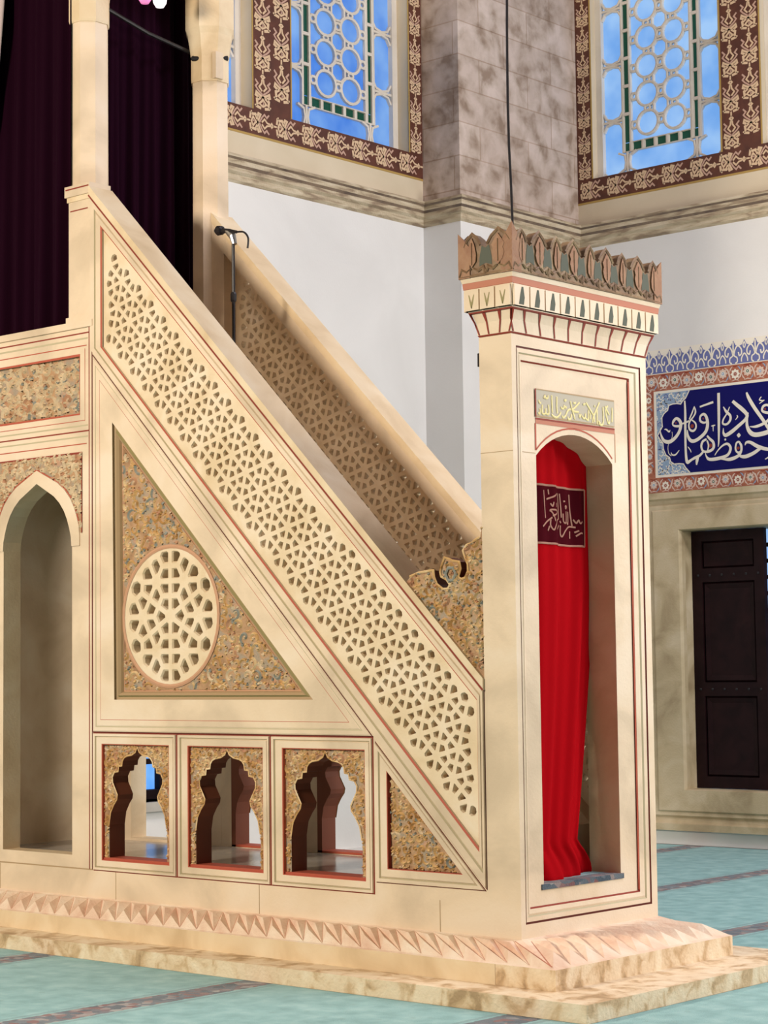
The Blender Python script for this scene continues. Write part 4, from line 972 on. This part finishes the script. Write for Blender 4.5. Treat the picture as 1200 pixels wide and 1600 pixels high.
# ---- cornice with two tiers of brackets ----------------------------
def sqr(o_, z): return [(-.2 - o_, -o_, z), (o_, -o_, z), (o_, 1.15 + o_, z), (-.2 - o_, 1.15 + o_, z)]
def frust(mb, o0, z0, o1, z1, mat):
    mb.add(sqr(o0, z0) + sqr(o1, z1), [[0, 1, 5, 4], [1, 2, 6, 5], [2, 3, 7, 6], [3, 0, 4, 7]], mat)
mb = MB()
box(mb, -.2, 0, 3.172, 0, 1.15, 3.455, 'marble')
frust(mb, 0, 3.172, .004, 3.18, 'red')
frust(mb, .004, 3.18, .008, 3.24, 'marble'); frust(mb, .008, 3.24, .022, 3.285, 'marble')
frust(mb, .022, 3.285, .034, 3.286, 'red'); frust(mb, .034, 3.286, .036, 3.293, 'red')
frust(mb, .036, 3.293, .050, 3.405, 'marble'); frust(mb, .050, 3.405, .052, 3.406, 'red')
frust(mb, .052, 3.406, .055, 3.436, 'corniceband'); frust(mb, .056, 3.436, .062, 3.458, 'marble')
mb.add(sqr(.062, 3.458), [[0, 1, 2, 3]], 'marble')
co = mb.build('cornice', MN)
def corbel_side(p0, dirv, outv, L, n, green, L0=1.15):
    o0 = 0.0
    """facing boxes with a hollow niche, and the fluted ribs below them"""
    p = L / n
    for i in range(n):
        b = MB(); c = p0 + dirv * (p * (i + .5))
        mp = lambda s, z, w: tuple(c + dirv * s + outv * w + Vector((0, 0, z)))
        prism(b, mp, rect(-p * .46, 3.298, p * .46, 3.400), .030, .058, 'marble')
        b.add([mp(-p * .46, 3.298, .058), mp(p * .46, 3.298, .058), mp(p * .46, 3.298, .03), mp(-p * .46, 3.298, .03)], [[0, 1, 2, 3]], 'red')
        if green:
            prism(b, mp, [(-p * .20, 3.305), (p * .10, 3.305), (p * .16, 3.34), (p * .08, 3.392), (-p * .02, 3.392), (-p * .12, 3.35)], .058, .0592, 'merlon_green')
        else:
            for sg in (-1, 1): ribbon(b, mp, [(sg * p * .16, 3.375, .004), (sg * p * .05, 3.335, .010), (0, 3.308, .004)], .0592, 0, 'olive')
        # lower rib and the hollow between two ribs
        def lo(s, z, w):
            k = 1 - (1 - L0 / L) * min(1, (3.286 - z) / .105); q = (p * (i + .5) + s - L / 2) * k + L / 2
            return tuple(p0 + dirv * q + outv * w + Vector((0, 0, z)))
        for q in ([-p / 2 + (.012 if i == 0 else 0)] + ([p / 2 - .012] if i == n - 1 else [])):
            g0, g1 = max(q - .006, -p / 2 if i == 0 else -9), min(q + .006, p / 2 if i == n - 1 else 9)
            b.add([lo(g0, 3.181, .0065 - o0), lo(g1, 3.181, .0065 - o0), lo(g1, 3.242, .0105 - o0), lo(g1 + .004, 3.286, .026 - o0), lo(g0 - (0 if i == 0 else .004), 3.286, .026 - o0), lo(g0, 3.242, .0105 - o0)], [[0, 1, 2, 5], [5, 2, 3, 4]], 'red')
        b.build('corbel', co)
V = Vector
corbel_side(V((0, -.045, 0)), V((0, 1, 0)), V((1, 0, 0)), 1.24, 10, True)
corbel_side(V((-.2 - .045, 0, 0)), V((1, 0, 0)), V((0, -1, 0)), .29, 3, False, .2)
corbel_side(V((-.2, 1.195, 0)), V((0, -1, 0)), V((-1, 0, 0)), 1.24, 10, False)

# ---- crown of leaf merlons ------------------------------------------
cr = thing('crown_tmp', (0, 0, 0)) if False else None
def merlon_row(parent, p0, dirv, outv, L, n, start_tall):
    p = L / n; Z0 = 3.458; H = .222
    for i in range(n):
        c = p0 + dirv * (p * (i + .5)); mp = lambda s, z, w: tuple(c + dirv * s + outv * w + V((0, 0, Z0 + z)))
        b = MB(); half = p / 2; tall = (i + start_tall) % 2 == 0
        tip = H if tall else H * .97; sw = .88 if tall else .62
        ol = [(-half, 0), (half, 0), (half, H * .64), (half * sw, H * .70), (half * .55 * sw / .88, H * .86), (0, tip), (-half * .55 * sw / .88, H * .86), (-half * sw, H * .70), (-half, H * .64)]
        prism(b, mp, ol, -.062, .0, 'merlon')
        # raised outline
        ribbon(b, mp, ol[3:8], .003, .005, 'merlon', .016)
        # leaf
        lf = [(0, .045), (.30, .07), (.42, .10), (.34, .125), (.44, .145), (.20, .175), (0, .198), (-.20, .175), (-.44, .145), (-.34, .125), (-.42, .10), (-.30, .07)] if tall else [(0, .05), (.26, .075), (.30, .11), (.18, .16), (0, .195), (-.18, .16), (-.30, .11), (-.26, .075)]
        prism(b, mp, [(x * p * .56, z) for x, z in lf], 0, .008, 'merlon_in', side='merlon')
        ribbon(b, mp, [(0, .06), (0, .17)], .009, .003, 'merlon', .006)
        # hollows each side of the leaf
        for sg in (-1, 1):
            g = [(sg * p * .26, .050), (sg * p * .5, .062), (sg * p * .5, .138), (sg * p * .36, .150), (sg * p * .31, .120), (sg * p * .27, .09)]
            face(b, mp, g, .0015, 'merlon_green')
            ribbon(b, mp, [(sg * p * .5, .010, .016), (sg * p * .40, .045, .020), (sg * p * .22, .03, .016), (sg * p * .05, .045, .010)], .004, .006, 'merlon')
        ribbon(b, mp, [(-half, .008), (half, .008)], .004, .003, 'merlon', .014)
        b.build('merlon', parent)
mb = MB()
for (xa_, xb_, ya_, yb_) in ((-.262, .062, -.062, 1.212),):
    box(mb, xa_, ya_, 3.458, xb_, yb_, 3.470, 'merlon')
crown = mb.build('crown', MN)
merlon_row(crown, V((.062, -.062, 0)), V((0, 1, 0)), V((1, 0, 0)), 1.274, 9, 1)
merlon_row(crown, V((-.262, -.062, 0)), V((1, 0, 0)), V((0, -1, 0)), .324, 2, 1)
merlon_row(crown, V((-.262, 1.212, 0)), V((0, -1, 0)), V((-1, 0, 0)), 1.274, 9, 0)
merlon_row(crown, V((.062, 1.212, 0)), V((-1, 0, 0)), V((0, 1, 0)), .324, 2, 0)
# corner tips
for cx_, cy_ in ((.062, -.062), (.062, 1.212), (-.262, -.062), (-.262, 1.212)):
    b = MB(); sx = 1 if cx_ < 0 else -1; sy = 1 if cy_ < 0 else -1; Z0 = 3.458; h = .245 if (cx_ > 0 and cy_ < 0) else .228
    t_ = (cx_, cy_, Z0 + h); a_ = (cx_ + sx * .072, cy_, Z0 + .150); c_ = (cx_, cy_ + sy * .072, Z0 + .150)
    a0 = (cx_ + sx * .072, cy_, Z0); c0 = (cx_, cy_ + sy * .072, Z0); b0 = (cx_, cy_, Z0); i_ = (cx_ + sx * .06, cy_ + sy * .06, Z0 + .15); i0 = (cx_ + sx * .06, cy_ + sy * .06, Z0)
    dx, dy = -sx * .006, -sy * .006
    b.add([(x + dx, y + dy, z) for x, y, z in (b0, a0, a_, t_, c_, c0, i0, i_)], [[0, 1, 2, 3], [0, 3, 4, 5], [1, 6, 7, 2], [5, 4, 7, 6], [2, 7, 3], [4, 3, 7]], 'merlon_in')
    b.build('corner_merlon', crown)

# ================================================================== CURTAINS AND LOOSE THINGS
M['maroon'] = velvet('shaded_maroon_velvet', (0.055, 0.002, 0.006), 0.0)  # dark maroon behind the lettering; shade under the arch put into the colour
# red curtain in the portal
def red_fn(s, t):
    z = 2.74 + (0.50 - 2.74) * t
    left = .16; 
    right = .90 if t < .32 else .90 - (.24) * ((t - .32) / .60) ** 1.3 if t < .92 else .66 + .17 * sin((t - .92) / .08 * pi / 2)
    y = left + (right - left) * s
    x = -.172 + .016 * sin(s * 17 + 2.0 * t) * min(1, t * 2 + .25) + .012 * sin(s * 6 - 2 * t) + .006 * sin(s * 41 + 3 * t) + .04 * t
    if t > .93: x += .05 * (t - .93) / .07 * sin(s * 5)
    return (x, y, z)
mb = MB(); cloth(mb, red_fn, 70, 70, 'redvelvet')
rc = mb.build('curtain', smooth=True, loc=(-.2, .5, .5), label='red velvet curtain hanging in the arched doorway of the pulpit'); solidify(rc, .006)
rc['category'] = 'curtain'
def on_red(u, v):
    t = (2.74 - v) / 2.24; s = (u - .16) / .74
    return red_fn(s, t)[0]
mpR = lambda u, v, w: (on_red(u, v) + w, u, v)
mb = MB()
for k in range(16):
    ribbon(mb, mpR, [(.20 + .61 * j / 90, 2.178 + .285 * (k + .5) / 16) for j in range(91)], .0065, 0, 'maroon', .285 / 16 + .001)
def dens(pts, k): return smoothpts(pts, k)
for s_ in CURTAIN_TEXT: ribbon(mb, mpR, dens([(p[0], p[1], .0085) for p in s_], 8), .0085, .001, 'paleline')
fr_ = [p for p in CURTAIN_FRAME if p[0] > .2]
for a_, b_ in zip(fr_, fr_[1:]):
    seg = [(a_[0] + (b_[0] - a_[0]) * k / 14, a_[1] + (b_[1] - a_[1]) * k / 14) for k in range(15)]
    ribbon(mb, mpR, seg, .0085, .001, 'paleline', .010)
mb.build('embroidery', rc)
def folds(mb, P0, P1, z0, z1, mat, n, amp, nrm, sag=0.0, nu=120, nv=24):
    P0, P1, nrm = Vector(P0), Vector(P1), Vector(nrm)
    def fn(s, t):
        p = P0.lerp(P1, s); a = amp * (.5 + .5 * t)
        w = a * sin(2 * pi * n * s + 1.2 * sin(6 * s)) + .4 * a * sin(2 * pi * n * 2.3 * s + 2 * t)
        z = z1 + (z0 - z1) * t + sag * t * (s - .5) ** 2 * 4
        p = p + nrm * w; return (p.x, p.y, z)
    cloth(mb, fn, nu, nv, mat)
mb = MB(); folds(mb, (-4.6, .045, 0), (-3.35, .045, 0), 3.53, 5.92, 'mosque_purple', 7, .03, (0, -1, 0), .03)
o = mb.build('curtain', smooth=True, loc=(-4.0, .05, 3.5), label='dark purple velvet curtain hanging left of the near column'); o['category'] = 'curtain'; o['group'] = 'purple platform curtains'; solidify(o, .006)
mb = MB(); folds(mb, (-3.42, .16, 0), (-3.42, 1.12, 0), 3.63, 5.92, 'mosque_purple', 7, .03, (1, 0, 0), 0)
o = mb.build('curtain', smooth=True, loc=(-3.42, .6, 3.6), label='dark purple velvet curtain hanging between the two marble columns'); o['category'] = 'curtain'; o['group'] = 'purple platform curtains'; solidify(o, .006)
mb = MB()
def sheer(s, t):
    z = 5.92 - 1.5 * t; w = .34 * max(0, 1 - t) ** .45 + .01
    return (-4.22 + w * s, -.03 - .015 * sin(s * 22), z)
cloth(mb, sheer, 40, 20, 'sheer')
o = mb.build('curtain', smooth=True, loc=(-4.3, -.03, 5.0), label='pale lilac swag of cloth at the far left edge'); o['category'] = 'curtain'; solidify(o, .006)

# microphone on its stand, standing on a stair
xs_, ys_ = -2.478, .55
i_ = int((xs_ - x0) / (x1 - x0) * n if False else 0)
stepz = 0.50 + (3.40 - .50) * (int((-0.30 - xs_) / (2.78 / 12)) + 1) / 12
ms = thing('microphone_stand', (xs_, ys_, stepz), 'black microphone on a slim stand at the top of the pulpit stairs', 'microphone')
mb = MB(); lathe(mb, (xs_, ys_, stepz), [(.10, 0), (.10, .012), (.03, .022), (.014, .05)], 'iron', 20); mb.build('base', ms)
mb = MB(); tube(mb, [(xs_, ys_, stepz + .03), (xs_, ys_, 4.095)], .0095, 'iron', 8); mb.build('pole', ms)
mb = MB(); lathe(mb, (xs_, ys_, 3.72), [(.016, 0), (.018, .01), (.018, .045), (.014, .055)], 'iron', 10); mb.build('height_clutch', ms)
mb = MB(); tube(mb, [(xs_ + .012, ys_, 4.06), (xs_ - .005, ys_, 4.11), (xs_ - .055, ys_, 4.15)], [.016, .022, .014], 'chrome', 10); mb.build('clip', ms)
mb = MB(); tube(mb, [(xs_ + .03, ys_, 4.13), (xs_ - .03, ys_, 4.145), (xs_ - .085, ys_, 4.155), (xs_ - .095, ys_, 4.158), (xs_ - .125, ys_, 4.162), (xs_ - .15, ys_, 4.164)], [.009, .013, .016, .027, .030, .012], 'iron', 12); mb.build('microphone', ms)
mb = MB(); tube(mb, smoothpts([(xs_ + .03, ys_, 4.13), (xs_ + .09, ys_, 4.12), (xs_ + .125, ys_, 4.08), (xs_ + .12, ys_, 4.02)], 4), .006, 'iron', 6); mb.build('cable', ms)

# hanging cable behind the crown
mb = MB(); cx_, cy_ = -1.53, 2.0
r2 = random.Random(4); pts = [(cx_ + .012 * sin(z * 2.1) + r2.uniform(-.004, .004), cy_, z) for z in [0.0 + .25 * k for k in range(37)]]
tube(mb, pts, .008, 'iron', 6)
o = mb.build('cable', loc=(cx_, cy_, 0), label='thin black cable hanging down in front of the stone pier'); o['category'] = 'cable'

# bulbs under the canopy
M['bulb'] = flat('white_bulb', (0.9, .85, .85), .3, emit=(1, .85, .9), es=1.2); M['bulb_pink'] = flat('pink_bulb', (.8, .3, .6), .3, emit=(.8, .15, .45), es=.6)
def bulb(x, y, z, mat, lab, hue=None):
    b = thing('light_bulb', (x, y, z), lab, 'light bulb', 'bulbs hanging under the canopy')
    q = MB(); lathe(q, (x, y, z), [(.004, -.05), (.025, -.045), (.040, -.02), (.042, .0), (.034, .025), (.02, .045)], mat, 14); q.build('glass_bulb', b, smooth=True)
    q = MB(); tube(q, [(x, y, z + .045), (x, y, z + .08)], .02, 'iron'); tube(q, [(x, y, z + .08), (x, y, 5.94)], .005, 'iron', 6); q.build('socket', b)
bulb(-2.965, .42, 5.615, 'bulb', 'white bulb hanging between the two marble columns')
bulb(-3.10, .42, 5.67, 'bulb_pink', 'pink glowing bulb beside the white one')
for o in list(bpy.data.objects):
    if o.name.startswith('crown_tmp'): bpy.data.objects.remove(o)
